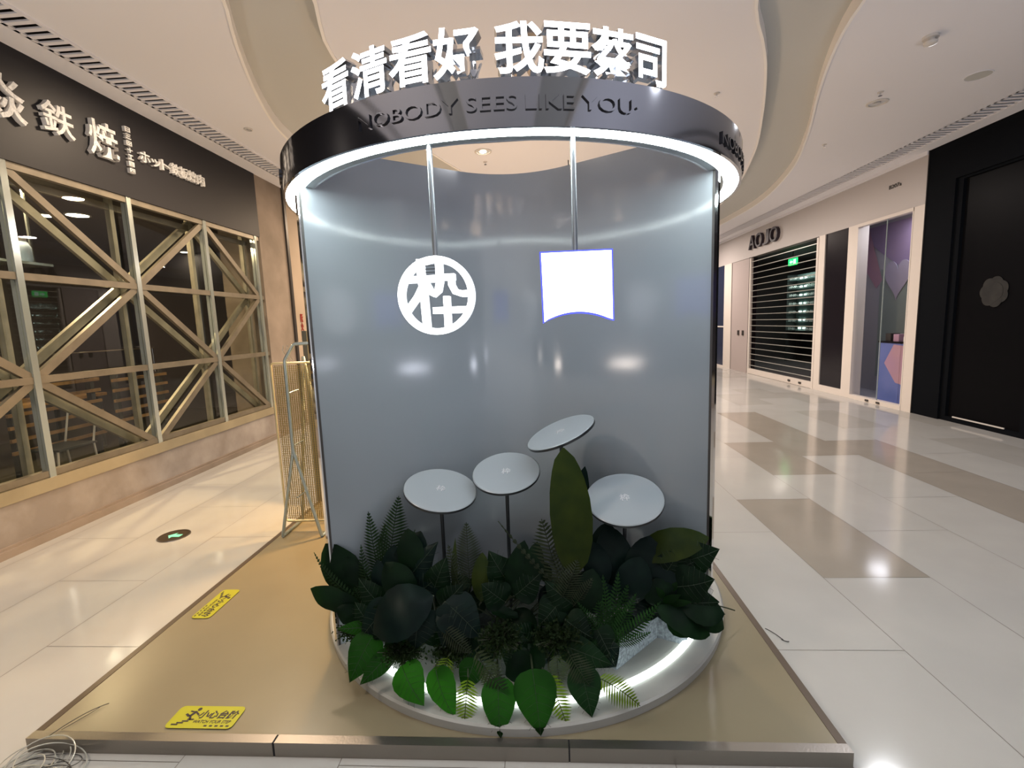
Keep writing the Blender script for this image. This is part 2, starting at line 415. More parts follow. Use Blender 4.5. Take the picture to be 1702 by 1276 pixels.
# ceiling fixtures
def downlight(x, y, r, label, lit=False, depth=.04):
    t = thing('downlight', label, 'ceiling light', (x, y, ZC))
    obj('rim', lathe(BM(), [(r, 0), (r, -.008), (r*.80, -.012), (r*.74, -.003), (r*.74, 0)], (x, y, ZC), 40), M_white, t, True)
    obj('reflector', lathe(BM(), [(r*.74, -.004), (r*.5, -.0025), (.001, -.002)], (x, y, ZC), 40, closed_prof=False), M_lampoff, t, True)
    obj('bulb', disc(BM(), r*.32, -.012, -.004, (x, y, ZC), 24), M_lamp if lit else M_lampoff, t)
    return t
downlight(3.67, 5.58, .10, 'round unlit downlight on the right of the ceiling beside a small sprinkler')
downlight(-3.08, 5.26, .045, 'small round downlight near the slatted vent over the restaurant')
downlight(-.644, 6.33, .11, 'lit round downlight seen above the curved display wall', True)
t = thing('smoke_detector', 'white round smoke detector on the ceiling, top right', 'smoke detector', (3.25, 4.35, ZC))
obj('base', lathe(BM(), [(.055, 0), (.055, -.02), (.03, -.022), (.001, -.022)], (3.25, 4.35, ZC), 32, closed_prof=False), M_white, t, True)
obj('sensor', lathe(BM(), [(.03, -.022), (.03, -.04), (.048, -.045), (.044, -.062), (.02, -.072), (.001, -.073)], (3.25, 4.35, ZC), 32, closed_prof=False), M_white, t, True)
def sprinkler(x, y, label):
    t = thing('sprinkler', label, 'sprinkler', (x, y, ZC))
    obj('flange', disc(BM(), .028, -.006, 0, (x, y, ZC), 24), M_white, t)
    obj('nozzle', lathe(BM(), [(.008, -.006), (.008, -.03), (.018, -.034), (.018, -.037), (.001, -.037)], (x, y, ZC), 16, closed_prof=False), M_chrome, t, True)
sprinkler(3.53, 5.33, 'small sprinkler beside the round downlight at upper right')
sprinkler(-.66, 6.72, 'small sprinkler behind the lit downlight above the display wall')
sprinkler(1.83, 5.12, 'small sprinkler on the ceiling just right of the ring sign')
sprinkler(3.83, 6.8, 'small sprinkler low on the ceiling near the right-hand vent')
t = thing('speaker_grille', 'flush grey perforated grille in the ceiling at far right', 'speaker', (4.27, 5.1, ZC))
obj('grille', disc(BM(), .10, -.004, 0, (4.27, 5.1, ZC), 32), M_band, t)
obj('rim', lathe(BM(), [(.10, 0), (.10, -.006), (.108, -.006), (.108, 0)], (4.27, 5.1, ZC), 32), M_ceil, t)

# ------------------------------------------------------------------ left: restaurant front
struct('wall_left', bbox((XW-.14, -4, 0), (XW, 6.66, .37)), M_concrete)
struct('baseboard_left', box(bbox((XW, -4, 0), (XW+.045, 25.8, .055)), (XW, -4, .055), (XW+.02, 25.8, .075)), M_concrete2)
struct('trim_1', box(bbox((XW-.16, -4, .372), (XW+.015, 6.66, .47)), (XW-.16, -4, .47), (XW-.10, 6.66, .50)), M_sill)
struct('wall_left_upper', bbox((XW-.14, -4, 2.885), (XW+.01, 6.66, ZC)), M_fascia)
struct('wall_left_pier', bbox((XW-.6, 6.66, 0), (XW, 7.36, ZC)), M_concrete2)
struct('trim_2', bbox((XW-.5, 7.36, 0), (XW+.03, 7.42, ZC)), M_steeldark)
struct('wall_left_far', bbox((XW-.5, 7.42, 0), (XW+.01, 25.8, ZC)), M_tan)
tag(obj('fire_hydrant_notice', xf(fit(text_bm('消\n火\n栓', .12, .006, .002), .09, .42), frame((XW+.014, 7.62, 1.62), (0, -1, 0), (0, 0, 1), (1, 0, 0))), M_red),
    'vertical red lettering on the tan wall behind the perforated stand', 'sign')
PY = [-.9, .25, 1.30, 2.36, 3.43, 4.51, 5.55, 6.56]; PZ = [.47, 1.245, 2.04, 2.85]
win = sroot('window_1')
for i, y in enumerate(PY):
    bm = BM(); bar(bm, (XW-.01, y, .46), (XW-.01, y, 2.885), .022, .05, (0, 1, 0)); bar(bm, (XW-.055, y, .46), (XW-.055, y, 2.885), .034, .03, (0, 1, 0))
    obj('mullion', bm, [M_glasspost], win)
    bm = BM(); bar(bm, (XW-.21, y, .47), (XW-.21, y, 2.9), .05, .045, (0, 1, 0)); obj('inner_post', bm, M_trusslit, win)
for z, wd in ((2.86, .06), (2.04, .055), (1.245, .055), (.50, .05)):
    obj('rail', bar(BM(), (XW-.03, -1, z), (XW-.03, 6.64, z), .05, wd), M_truss, win)
obj('inner_rail', bar(BM(), (XW-.21, -1, 2.80), (XW-.21, 6.64, 2.80), .04, .06), M_truss, win)
for i in range(len(PY)-1):
    for j in range(3):
        a, b = ((PY[i], PZ[j]), (PY[i+1], PZ[j+1])) if (i+j) % 2 == 1 else ((PY[i], PZ[j+1]), (PY[i+1], PZ[j]))
        obj('brace', bar(BM(), (XW-.03, *a), (XW-.03, *b), .062, .035, (1, 0, 0)), M_truss, win)
        obj('inner_brace', bar(BM(), (XW-.21, *a), (XW-.21, *b), .07, .035, (1, 0, 0)), M_trusslit, win)
obj('glass_pane', bbox((XW-.112, -1.2, .47), (XW-.106, 6.65, 2.9)), M_glass, win)
# interior of the restaurant
ro = sroot('wall_left_interior'); fr = sroot('floor_interior'); ci = sroot('ceiling_interior')
obj('back_partition', bbox((-8.3, -8, 0), (-8.2, 12, 3.3)), M_intdark, ro)
obj('end_partition', bbox((-8.3, 9.5, 0), (XW-.14, 9.6, 3.3)), M_intdark, ro)
obj('side_partition', bbox((-8.3, -8, 0), (XW-.14, -7.9, 3.3)), M_intdark, ro)
obj('interior_floor', bbox((-8.3, -8, -.05), (XW-.14, 12, .01)), M_intfloor, fr)
obj('interior_ceiling', bbox((-8.3, -8, 3.2), (XW-.14, 12, 3.3)), M_intdark, ci)
for (x, y, r, l) in ((-6.5, 6.15, .09, 'left'), (-6.12, 6.22, .12, 'right')):
    tt = thing('interior_downlight', 'glowing round ceiling lamp inside the restaurant, the %s one of a pair' % l, 'ceiling light', (x, y, 3.2))
    obj('rim', lathe(BM(), [(r*1.2, 0), (r*1.2, -.01), (r, -.01), (r, 0)], (x, y, 3.2), 32), M_white, tt); obj('bulb', disc(BM(), r, -.008, -.001, (x, y, 3.2), 32), M_lamp, tt)
tt = thing('interior_downlight', 'small glowing ceiling lamp deep inside the restaurant near the concrete pier', 'ceiling light', (-7.0, 9.3, 3.2))
obj('rim', lathe(BM(), [(.10, 0), (.10, -.01), (.08, -.01), (.08, 0)], (-7.0, 9.3, 3.2), 32), M_white, tt); obj('bulb', disc(BM(), .08, -.008, -.001, (-7.0, 9.3, 3.2), 32), M_lamp, tt)
area('interior_fill_light', (-5.2, 4.6, 3.1), .2, 45, (1, .74, .42)); area('interior_fill_light', (-5.0, 2.0, 3.1), .2, 12, (1, .8, .55))  # unseen fill added to brighten the slats and the dark room
def bench(x, y0, y1, z0, n, label):
    t = thing('slatted_screen', label, 'bench', (x, y0, 0))
    for s in (0, 1): obj('post', bbox((x-.03, (y0, y1-.05)[s], 0), (x+.03, (y0+.05, y1)[s], z0+n*.125)), M_intpanel, t)
    for k in range(n): obj('slat', bbox((x+.03, y0-.05, z0+k*.125), (x+.055, y1+.05, z0+k*.125+.035)), M_wood, t)
bench(-5.2, 4.25, 5.15, .44, 6, 'wooden slatted screen inside the restaurant, nearer the camera')
bench(-5.2, 5.42, 6.15, .52, 5, 'wooden slatted screen inside the restaurant, nearer the concrete pier')
t = thing('counter_table', 'long low table with a pale top inside the restaurant window', 'table', (-6.6, 4.6, 0))
obj('table_top', bbox((-7.0, 3.6, .74), (-6.25, 6.4, .78)), M_wood, t)
for x in (-6.95, -6.3):
    for y in (3.7, 6.3): obj('leg', bbox((x-.02, y-.02, .01), (x+.02, y+.02, .74)), M_intpanel, t)
t = thing('metal_chair', 'pale metal chair frame just inside the lower restaurant window', 'chair', (-4.95, 4.45, 0))
for (x, y, a) in ((-5.1, 4.28, .04), (-4.78, 4.28, .04), (-5.1, 4.66, -.04), (-4.78, 4.66, -.04)):
    obj('leg', tube(BM(), [(x, y-a, .012), (x, y, .45)], .010, 8), M_white, t)
obj('seat', bbox((-5.12, 4.27, .45), (-4.76, 4.68, .47)), M_intpanel, t)
obj('backrest', tube(BM(), [(-5.1, 4.66, .47), (-5.1, 4.74, .80), (-4.78, 4.74, .80), (-4.78, 4.66, .47)], .010, 8), M_white, t)
t = thing('shelf', 'narrow wall shelf inside the restaurant at upper left', 'shelf', (-5.2, 4.2, 2.31))
obj('board', bbox((-5.3, 3.6, 2.31), (-5.05, 4.78, 2.335)), M_standtube, t)
for y in (3.65, 4.7): obj('bracket', bbox((-5.2, y, 2.335), (-5.18, y+.02, 3.2)), M_intpanel, t)
t = thing('bottle', 'pale blue bottle standing on the shelf behind the restaurant glass', 'bottle', (-5.15, 4.6, 2.336))
obj('body', lathe(BM(), [(.001, 0), (.055, 0), (.06, .03), (.06, .15), (.03, .21), (.001, .21)], (-5.15, 4.6, 2.336), 24, closed_prof=False), mat('bottle_blue', (.35, .45, .62), .2), t, True)
obj('cap', disc(BM(), .032, .21, .24, (-5.15, 4.6, 2.336), 20), M_white, t)
t = thing('hand_rail', 'thin bright metal rail above the slatted screens inside the restaurant', 'rail', (-5.2, 5.3, 0))
obj('bar', tube(BM(), [(-5.2, 4.6, 1.40), (-5.2, 6.1, 1.40)], .009, 8), M_chrome, t)
for y in (4.62, 6.08): obj('post', tube(BM(), [(-5.2, y, 1.40), (-5.2, y, 1.08)], .008, 8), M_chrome, t)

# fascia characters (each one a solid, set off the black board)
def wall_char(s, y0, y1, z0, z1, label, group, dep=.05, bold=.012):
    bm = xf(fit(text_bm(s, 1, dep, bold), y1-y0, z1-z0), frame((XW+.012, (y0+y1)/2, (z0+z1)/2), (0, 1, 0), (0, 0, 1), (1, 0, 0)))
    t = thing('sign_character', label, 'sign', (XW+.012, (y0+y1)/2, z0), group)
    f = split_mi(bm, 0); s_ = split_mi(bm, 1); bm.free()
    obj('face', f, M_signmetal, t); obj('return', s_, M_signside, t)
wall_char('焱', 3.30, 3.62, 3.17, 3.49, 'large silver character 焱 at the far left of the black fascia', 'large silver characters on the restaurant fascia', .04, .012)
wall_char('鉄', 3.74, 4.00, 3.20, 3.45, 'large silver character 鉄 on the black fascia', 'large silver characters on the restaurant fascia', .04, .012)
wall_char('焼', 4.13, 4.42, 3.16, 3.47, 'large silver character 焼 on the black fascia beside the vertical line', 'large silver characters on the restaurant fascia', .04, .012)
for i, ch in enumerate('日三田十工目四'):
    z = 3.515-i*.063
    wall_char(ch, 4.53, 4.59, z-.022, z+.022, 'tiny silver character, number %s from the top of the vertical line on the fascia' % ('one', 'two', 'three', 'four', 'five', 'six', 'seven')[i], 'vertical line of tiny silver characters', .03, .03)
yk = [4.66, 4.795, 4.93, 5.06, 5.19, 5.32, 5.45, 5.58]
for i, ch in enumerate('ホット鉄板焼肉'):
    hh = .105 if ch in 'ホト' else (.075 if ch == 'ッ' else .118)
    wall_char(ch, yk[i]+.008, yk[i+1]-.004, 3.265+(0 if i < 3 else .0), 3.265+hh, 'small silver character, %s along the short horizontal line on the black fascia' % ('first', 'second', 'third', 'fourth', 'fifth', 'sixth', 'last')[i], 'small silver characters on the restaurant fascia', .035, .012)

# ------------------------------------------------------------------ right: shops
kR = XR/5.7
def ry(y): return y*kR
def rz(z): return 1.55+(z-1.55)*kR
WT = .18
hd = rz(3.06)
struct('wall_right_upper', bbox((XR, ry(7.5), hd), (XR+WT, 25.8, ZC)), M_whitewall)
struct('trim_3', bbox((XR-.03, ry(7.5), ZC-.05), (XR, 25.8, ZC)), M_ceil)
def pil(n, y0, y1, m=M_whiteframe, z0=0):
    struct('wall_right_pier_%d' % n, bbox((XR-.01, ry(y0), z0), (XR+WT, ry(y1), hd)), m)
pil(1, 7.5, 7.70); pil(2, 8.96, 9.21); pil(3, 9.92, 10.12); pil(4, 13.25, 13.30, M_blackpanel)
pil(5, 14.46, 15.0); pil(6, 15.75, 26.4, M_tan)
struct('trim_4', bbox((XR-.012, ry(7.49), 0), (XR+.02, ry(7.50), ZC)), M_steeldark)
# black panel between piers
t = thing('wall_panel', 'tall glossy black panel between the shutter and the lilac window', 'panel', (XR, ry(9.21), .1))
obj('panel_face', bbox((XR+.01, ry(9.21), .12), (XR+.05, ry(9.92), hd)), M_blackpanel, t)
obj('panel_frame', box(bbox((XR-.01, ry(9.21), 0), (XR+WT, ry(9.92), .12)), (XR+.05, ry(9.21), .12), (XR+WT, ry(9.92), hd)), M_whiteframe, t)
# service door
d_ = sroot('door_1', (XR, ry(13.3), 0))
obj('door_leaf', bbox((XR+.0, ry(13.3), 0), (XR+.06, ry(14.46), hd-.01)), M_pinkdoor, d_)
obj('door_gap', bbox((XR-.004, ry(14.42), 0), (XR+.0, ry(14.44), hd-.01)), M_steeldark, d_)
for y in (13.55, 13.85): obj('door_handle', bbox((XR-.02, ry(y), 1.0), (XR+.0, ry(y)+.10, 1.13)), M_steeldark, d_)
w_ = sroot('window_2', (XR, ry(15), 0))
obj('glass_pane', bbox((XR+.02, ry(15.0), .05), (XR+.05, ry(15.75), hd)), mat('dark_blue_glass', (.03, .04, .08), .15), w_)
obj('window_frame', box(bbox((XR-.01, ry(15.0), 0), (XR+.06, ry(15.75), .05)), (XR, ry(15.0), 1.2), (XR+.03, ry(15.75), 1.24)), M_whiteframe, w_)
# display window with the heart print
w_ = sroot('window_3', (XR, ry(7.7), 0))
bm = BM()
for a, b in (((XR-.02, ry(7.70), 0), (XR+.08, ry(8.96), .07)), ((XR-.02, ry(7.70), hd-.05), (XR+.08, ry(8.96), hd)), ((XR-.015, ry(7.70), .07), (XR+.06, ry(7.72), hd)), ((XR-.015, ry(8.94), .07), (XR+.06, ry(8.96), hd))): box(bm, a, b)
obj('window_frame', bm, M_whiteframe, w_)
obj('mullion', bbox((XR+.0, ry(8.26), .07), (XR+.012, ry(8.27), hd)), M_greyp, w_)
for y in (8.15, 8.42): obj('floor_lock', bbox((XR-.035, ry(y), .02), (XR-.02, ry(y)+.07, .05)), M_steeldark, w_)
obj('glass_pane', bbox((XR+.02, ry(7.70), .07), (XR+.03, ry(8.96), hd)), glass('window_glass', (.95, .95, .95), .08), w_)
sh = sroot('wall_right_display_box')
bk = XR+.85
bm = BM(); box(bm, (bk, 7.2, 0), (bk+.05, 10.2, 3.2)); box(bm, (XR+WT, 7.15, 0), (bk, 7.2, 3.2)); box(bm, (XR+WT, 10.15, 0), (bk, 10.2, 3.2)); box(bm, (XR+.1, 7.2, -.04), (bk, 10.2, .02)); box(bm, (XR+WT, 7.2, 3.15), (bk, 10.2, 3.2))
obj('window_lining', bm, M_palep, sh)
area('shop_window_light', (XR+.5, 8.3, 3.1), .5, 4.5, (.92, .92, 1))
t = thing('wall_print', 'lavender wall print with a pale heart behind the shop window', 'poster', (bk, 8.5, 1.2))
X = bk-.006
bm = BM(); poly(bm, [(X, 10.1, 3.1), (X, 8.2, 3.1), (X, 8.2, 1.9), (X, 9.3, 2.55)][::1]); obj('lavender_field', bm, M_lav, t)
bm = BM(); poly(bm, [(X-.002, 10.14, 3.14), (X-.002, 9.75, 3.14), (X-.002, 9.3, 2.1), (X-.002, 9.45, 1.95), (X-.002, 10.14, 2.75)]); obj('pink_band', bm, M_pinkp, t)
bm = BM(); poly(bm, [(X-.001, 8.2, 1.95), (X-.001, 8.2, .3), (X-.001, 9.35, .3), (X-.001, 9.35, 2.3)]); obj('grey_field', bm, M_greyp, t)
pts = []
for k in range(40):
    a = 2*PI*k/40; pts.append((X-.006, 8.92-.019*16*math.sin(a)**3, 2.12+.024*(13*math.cos(a)-5*math.cos(2*a)-2*math.cos(3*a)-math.cos(4*a))))
obj('heart', prism(BM(), pts, (-.01, 0, 0)), M_heart, t)
t = thing('display_counter', 'blue and pink printed counter standing inside the lilac window', 'counter', (XR+.35, 7.9, .02))
cx0, cx1, cy0, cy1 = XR+.25, XR+.7, 7.58, 8.42
obj('counter_body', bbox((cx0, cy0, .021), (cx1, cy1, 1.0)), M_bluep, t); obj('counter_top', bbox((cx0-.01, cy0-.01, 1.0), (cx1+.01, cy1+.01, 1.03)), M_blackpanel, t)
bm = BM(); poly(bm, [(cx0-.003, cy0+.01, .95), (cx0-.003, cy0+.50, .98), (cx0-.003, cy1-.15, .66), (cx0-.003, cy0+.42, .36), (cx0-.003, cy0+.01, .30)]); obj('pink_diamond', bm, M_pinkp, t)
for i, (y, h_, m_, l) in enumerate(((7.66, .16, M_white, 'white box at the near end of the counter in the lilac window'), (7.9, .07, M_spec, 'small pale box mid-counter in the lilac window'), (8.12, .11, M_pinkp, 'small pink box on the counter in the lilac window'), (8.3, .12, M_steeldark, 'small dark box at the far end of the counter in the lilac window'))):
    tag(obj('gift_box', bbox((cx0+.1, y, 1.031), (cx0+.25, y+.12, 1.031+h_)), m_), l, 'box', 'boxes on the window counter')
# rolling shutter
t = thing('rolling_shutter', 'closed see-through rolling shutter of horizontal rods across a dark shop', 'shutter', (XR, ry(10.12), 0))
y0, y1 = ry(10.12), ry(13.25)
for s in (y0+.001, y1-.061): obj('guide_rail', bbox((XR-.02, s, .0), (XR+.05, s+.06, hd-.02)), M_whiteframe, t)
n = 19
for k in range(n):
    z = .22+k*(hd-.35)/(n-1); obj('rod', bbox((XR, y0+.06, z), (XR+.018, y1-.06, z+.015)), M_rod, t)
obj('clear_panel', bbox((XR+.009, y0+.06, .14), (XR+.013, y1-.06, hd)), M_shutglass, t)
obj('bottom_bar', bbox((XR-.015, y0+.06, .005), (XR+.035, y1-.06, .14)), M_whiteframe, t)
for y in (10.55, 11.0): obj('lock', bbox((XR-.03, ry(y), .05), (XR-.015, ry(y)+.09, .09)), M_steeldark, t)
sh = sroot('wall_right_shop_interior')
bm = BM(); box(bm, (9.6, 9, 0), (9.7, 18, 3.4)); box(bm, (XR+WT, 17.9, 0), (9.6, 18, 3.4)); box(bm, (bk+.06, 9.0, 0), (9.6, 9.1, 3.4)); box(bm, (XR+WT, 9.1, -.04), (9.6, 18, .01)); box(bm, (XR+WT, 9.1, 3.3), (9.6, 18, 3.4))
obj('dark_lining', bm, M_intdark, sh)
t = thing('exit_sign', 'green lit exit sign hanging inside the shuttered shop', 'exit sign', (7.6, 14.85, 2.9))
ec = EYE+(at(1317, 435, 10)-EYE)*(7.0/(at(1317, 435, 10).x)); ex, ey, ez = ec
obj('case', bbox((ex+.003, ey-.22, ez-.09), (ex+.03, ey+.22, ez+.09)), M_green, t)
bm = BM(); poly(bm, [(ex, ey+.15, ez), (ex, ey+.06, ez+.05), (ex, ey+.06, ez+.02), (ex, ey-.02, ez+.02), (ex, ey-.02, ez-.02), (ex, ey+.06, ez-.02), (ex, ey+.06, ez-.05)])
poly(bm, [(ex, ey-.05, ez-.06), (ex, ey-.17, ez-.06), (ex, ey-.17, ez+.06), (ex, ey-.05, ez+.06)])
obj('arrow_symbol', bm, M_green2, t)
obj('hanger', bbox((ex+.01, ey-.01, ez+.09), (ex+.02, ey+.01, 3.3)), M_steeldark, t)
t0 = thing('display_shelf', 'lit shelf rack of spectacles inside the shuttered shop', 'shelf', (8.0, 15, 0.01))
sy0, sy1 = 14.2, 15.9
obj('back_board', bbox((8.3, sy0, .9), (8.33, sy1, 2.75)), M_shop, t0)
for s in (sy0, sy1-.03): obj('upright', bbox((8.0, s, .012), (8.33, s+.03, 2.75)), M_intpanel, t0)
SZ = [1.0+k*.26 for k in range(7)]
for z in SZ: obj('shelf_board', bbox((8.0, sy0+.03, z), (8.3, sy1-.03, z+.015)), M_shop, t0)
for z in SZ:
    for a, b in ((14.40, 14.52), (14.62, 14.72), (15.30, 15.42), (15.55, 15.68)): obj('glint_strip', bbox((8.28, a, z+.05), (8.295, b, z+.09)), M_shelfglint, t0)  # glowing strips stand in for glints off the spectacles
def specs(bm, y, z):
    for s in (-1, 1): tube(bm, [(7.99, y+s*.045+.036*math.cos(a*PI/5), z+.04+.03*math.sin(a*PI/5)) for a in range(10)], .009, 6, closed=True)
    bar(bm, (7.99, y-.012, z+.045), (7.99, y+.012, z+.045), .008)
    for s in (-1, 1): bar(bm, (7.99, y+s*.08, z+.05), (8.14, y+s*.08, z+.035), .008)
rw = ['lowest', 'second', 'third', 'fourth', 'fifth', 'sixth', 'top']
for i, z in enumerate(SZ):
    for y, l in ((14.45, 'near right end'), (14.68, 'right of centre'), (15.4, 'left of centre'), (15.63, 'far left end')):
        bm = BM(); specs(bm, y, z+.016)
        tag(obj('spectacles', bm, M_spec), 'pair of spectacles on the %s lit shelf behind the shutter, %s' % (rw[i], l), 'spectacles', 'spectacles on the lit shelves')
area('shop_fill_light', (7.5, 15, 2.9), .3, 9, (.8, 1, .95), (0, math.radians(-30), 0))  # unseen fill added to light the spectacles
area('shop_fill_light', (7.0, 12, 3.2), .3, 9, (.95, .90, 1))  # second unseen fill, added to lift the dark shop interior
# letters
def rwall(s, y0, y1, z0, z1, dep, m, bold=0):
    return xf(fit(text_bm(s, 1, dep, bold), y1-y0, z1-z0), frame((XR-.002, (y0+y1)/2, (z0+z1)/2), (0, -1, 0), (0, 0, 1), (-1, 0, 0)))
ax = [ry(13.25), ry(12.87), ry(12.46), ry(12.10), ry(11.68)]
for i, ch in enumerate('AOJO'):
    tag(obj('shop_letter', rwall(ch, ax[i+1]+.03, ax[i], rz(3.25), rz(3.60), .07, None, .004), [M_ink, M_ink]), 'dark raised letter %s on the shop header, %s' % (ch, ('leftmost', 'beside the A', 'third from left', 'rightmost')[i]), 'sign', 'dark raised letters above the shutter')
tag(obj('shop_number', rwall('B207a', ry(8.0), ry(8.26), rz(3.46), rz(3.52), .006, None, .0), M_steeldark), 'tiny dark shop number on the white header above the lilac window', 'sign')
# black shopfront, nearest on the right
struct('wall_right_black', bbox((XR, ry(7.02), 0), (XR+WT, ry(7.49), ZC)), M_blackshop)
struct('wall_right_black_upper', bbox((XR, -4, rz(3.28)), (XR+WT, ry(7.02), ZC)), M_blackshop)
struct('wall_right_black_near', bbox((XR, -4, 0), (XR+WT, ry(5.75), rz(3.28))), M_blackshop)
d_ = sroot('door_2', (XR, ry(5.9), 0))
obj('door_glass', bbox((XR+.07, ry(5.88), .06), (XR+.09, ry(6.98), rz(3.25))), M_blackglass, d_)
bm = BM(); box(bm, (XR+.03, ry(6.93), 0), (XR+.12, ry(7.02), rz(3.28))); box(bm, (XR+.03, ry(5.75), 0), (XR+.12, ry(5.88), rz(3.28))); box(bm, (XR+.03, ry(5.88), 0), (XR+.12, ry(6.93), .06)); box(bm, (XR+.03, ry(5.88), rz(3.25)), (XR+.12, ry(6.93), rz(3.28)))
obj('door_frame', bm, M_blackshop, d_)
obj('threshold_strip', bbox((XR+.02, ry(6.06), .065), (XR+.03, ry(6.80), .082)), M_white, d_)
bm = BM(); c_ = ry(6.40)
for k in range(7):
    a = 2*PI*k/7; rr = .115 if k else .14
    disc(bm, .09, 0, .002+.0006*k, (XR+.064, c_+.10*math.cos(a), 1.72+.10*math.sin(a)), 24, Matrix.Rotation(-PI/2, 4, 'Y'))
disc(bm, .12, 0, .0062, (XR+.064, c_, 1.72), 32, Matrix.Rotation(-PI/2, 4, 'Y'))
obj('round_emblem', bm, M_emblem, d_)
st = sroot('wall_right_black_store'); obj('store_lining', bbox((XR+1.2, 5, 0), (XR+1.25, 7.1, 3.6)), M_intdark, st)

# ------------------------------------------------------------------ platform
PX0, PX1, PY0, PY1, PH = -1.985, 1.03, 1.492, 5.2, .055
t = thing('platform', 'low beige display platform with brushed steel edging', 'platform', (0, 3, 0))
obj('deck', bbox((PX0+.03, PY0+.036, .001), (PX1-.03, PY1, PH)), M_plat, t)
for a, b in ((PX0, -1.02), (-1.012, .062), (.068, PX1)):
    bm = BM(); v = [(a, PY0, .001), (b, PY0, .001), (b, PY0+.004, PH-.002), (b, PY0+.012, PH+.002), (b, PY0+.036, PH+.002), (a, PY0+.036, PH+.002), (a, PY0+.012, PH+.002), (a, PY0+.004, PH-.002)]
    box(bm, (a, PY0, .001), (b, PY0+.036, PH+.003)); obj('edging', bm, M_steel, t)
obj('joint', bbox((-1.02, PY0+.002, .001), (-1.012, PY0+.036, PH+.001)), M_dark, t)
obj('joint', bbox((.062, PY0+.002, .001), (.068, PY0+.036, PH+.001)), M_dark, t)
for a, b in ((PX0, PX0+.03), (PX1-.03, PX1)):
    obj('edging', bbox((a, PY0+.036, .001), (b, PY1, PH+.002)), M_sideedge, t)
# stickers
def sticker(c, xd, yd, label):
    xd, yd = Vector(xd), Vector(yd); W_, H_ = .27, .105; z = PH+.0035
    t = thing('warning_sticker', label, 'sticker', (c[0], c[1], PH), 'yellow floor warning stickers')
    Mx = frame((c[0], c[1], z), xd, yd, (0, 0, 1))
    bm = BM(); pts = []
    for sx, sy in ((1, -1), (1, 1), (-1, 1), (-1, -1)):
        for k in range(4):
            a = math.atan2(sy, sx)-PI/4+(k/3)*PI/2 if False else {(1, -1): -PI/2, (1, 1): 0, (-1, 1): PI/2, (-1, -1): PI}[(sx, sy)]+k/3*PI/2
            pts.append(Mx @ Vector((sx*(W_/2-.018)+.018*math.cos(a), sy*(H_/2-.018)+.018*math.sin(a), 0)))
    obj('backing', prism(bm, pts, (0, 0, .001)), M_yellow, t)
    bm = xf(fit(text_bm('小心台阶', 1, .0006, .03, shear=.15), .160, .040), Mx @ Matrix.Translation((.045, .012, .0012)))
    merge(bm, xf(fit(text_bm('WATCH YOUR STEP', 1, .0006, .01, shear=.2), .150, .014), Mx @ Matrix.Translation((.040, -.022, .0012))))
    for k in range(5): merge(bm, xf(box(BM(), (0, 0, 0), (.012, .006, .0006)), Mx @ Matrix.Translation((.02+k*.022, -.044, .0012))))
    obj('lettering', bm, M_ink, t)
    bm = BM()
    def P(*q): poly(bm, [Mx @ Vector((x, y, .0018)) for x, y in q])
    disc(bm, .008, 0, .0006, Mx @ Vector((-.050, .036, .0012)), 16)
    P((-.060, .028), (-.049, .024), (-.062, .000), (-.074, .004)); P((-.066, .004), (-.074, -.002), (-.092, .010), (-.086, .016))
    P((-.062, .004), (-.070, .0), (-.058, -.016), (-.052, -.012)); P((-.050, .022), (-.052, .016), (-.036, .006), (-.034, .012)); P((-.060, .026), (-.066, .020), (-.082, .024), (-.080, .029))
    for k in range(4): P((-.115+k*.016, -.04+k*.008), (-.088+k*.016, -.04+k*.008), (-.088+k*.016, -.034+k*.008), (-.115+k*.016, -.034+k*.008))
    obj('pictogram', bm, M_ink, t)
sticker((-1.35, 1.60), (1, 0, 0), (0, 1, 0), 'yellow watch-your-step sticker on the front edge of the platform')
sticker((-1.84, 2.36), (0, -1, 0), (1, 0, 0), 'yellow watch-your-step sticker on the left edge of the platform')
# round floor sign
t = thing('floor_exit_sign', 'round steel floor exit marker with a green lit arrow', 'floor sign', (-2.887, 3.345, 0))
c = (-2.887, 3.345, 0)
obj('cover', disc(BM(), .105, .0005, .004, c, 48), mat('bronze_cover', (.10, .07, .04), .35, .7), t)
obj('rim', lathe(BM(), [(.105, .0005), (.112, .0005), (.110, .006), (.103, .006)], c, 48), M_steel, t, True)
bm = BM(); z = .0055
poly(bm, [(c[0]-.045, c[1]-.004, z), (c[0]+.0, c[1]+.045, z), (c[0]+.0, c[1]+.018, z), (c[0]+.06, c[1]+.018, z), (c[0]+.06, c[1]-.026, z), (c[0]+.0, c[1]-.026, z), (c[0]+.0, c[1]-.053, z)][::-1])
obj('lit_arrow', bm, mat('floor_arrow_lit', (.2, .5, .35), .4, emit=(.10, .75, .36), es=.45), t)

# ------------------------------------------------------------------ display stand
CX, CY = -.125, 2.60
t = thing('round_plinth', 'round white plinth with a hidden light strip under the plants', 'plinth', (CX, CY, PH))
obj('plinth_body', lathe(BM(), [(.001, PH), (1.065, PH), (1.068, PH+.035), (1.060, PH+.042), (.98, PH+.044), (.96, PH+.030), (.001, PH+.030)], (CX, CY, 0), 128, closed_prof=False), M_disc, t, True)
obj('light_strip', lathe(BM(), [(.955, PH+.031), (.978, PH+.044), (.970, PH+.060), (.947, PH+.048)], (CX, CY, 0), 128, a0=PI*1.04, a1=PI*1.985), M_ledfloor, t, True)
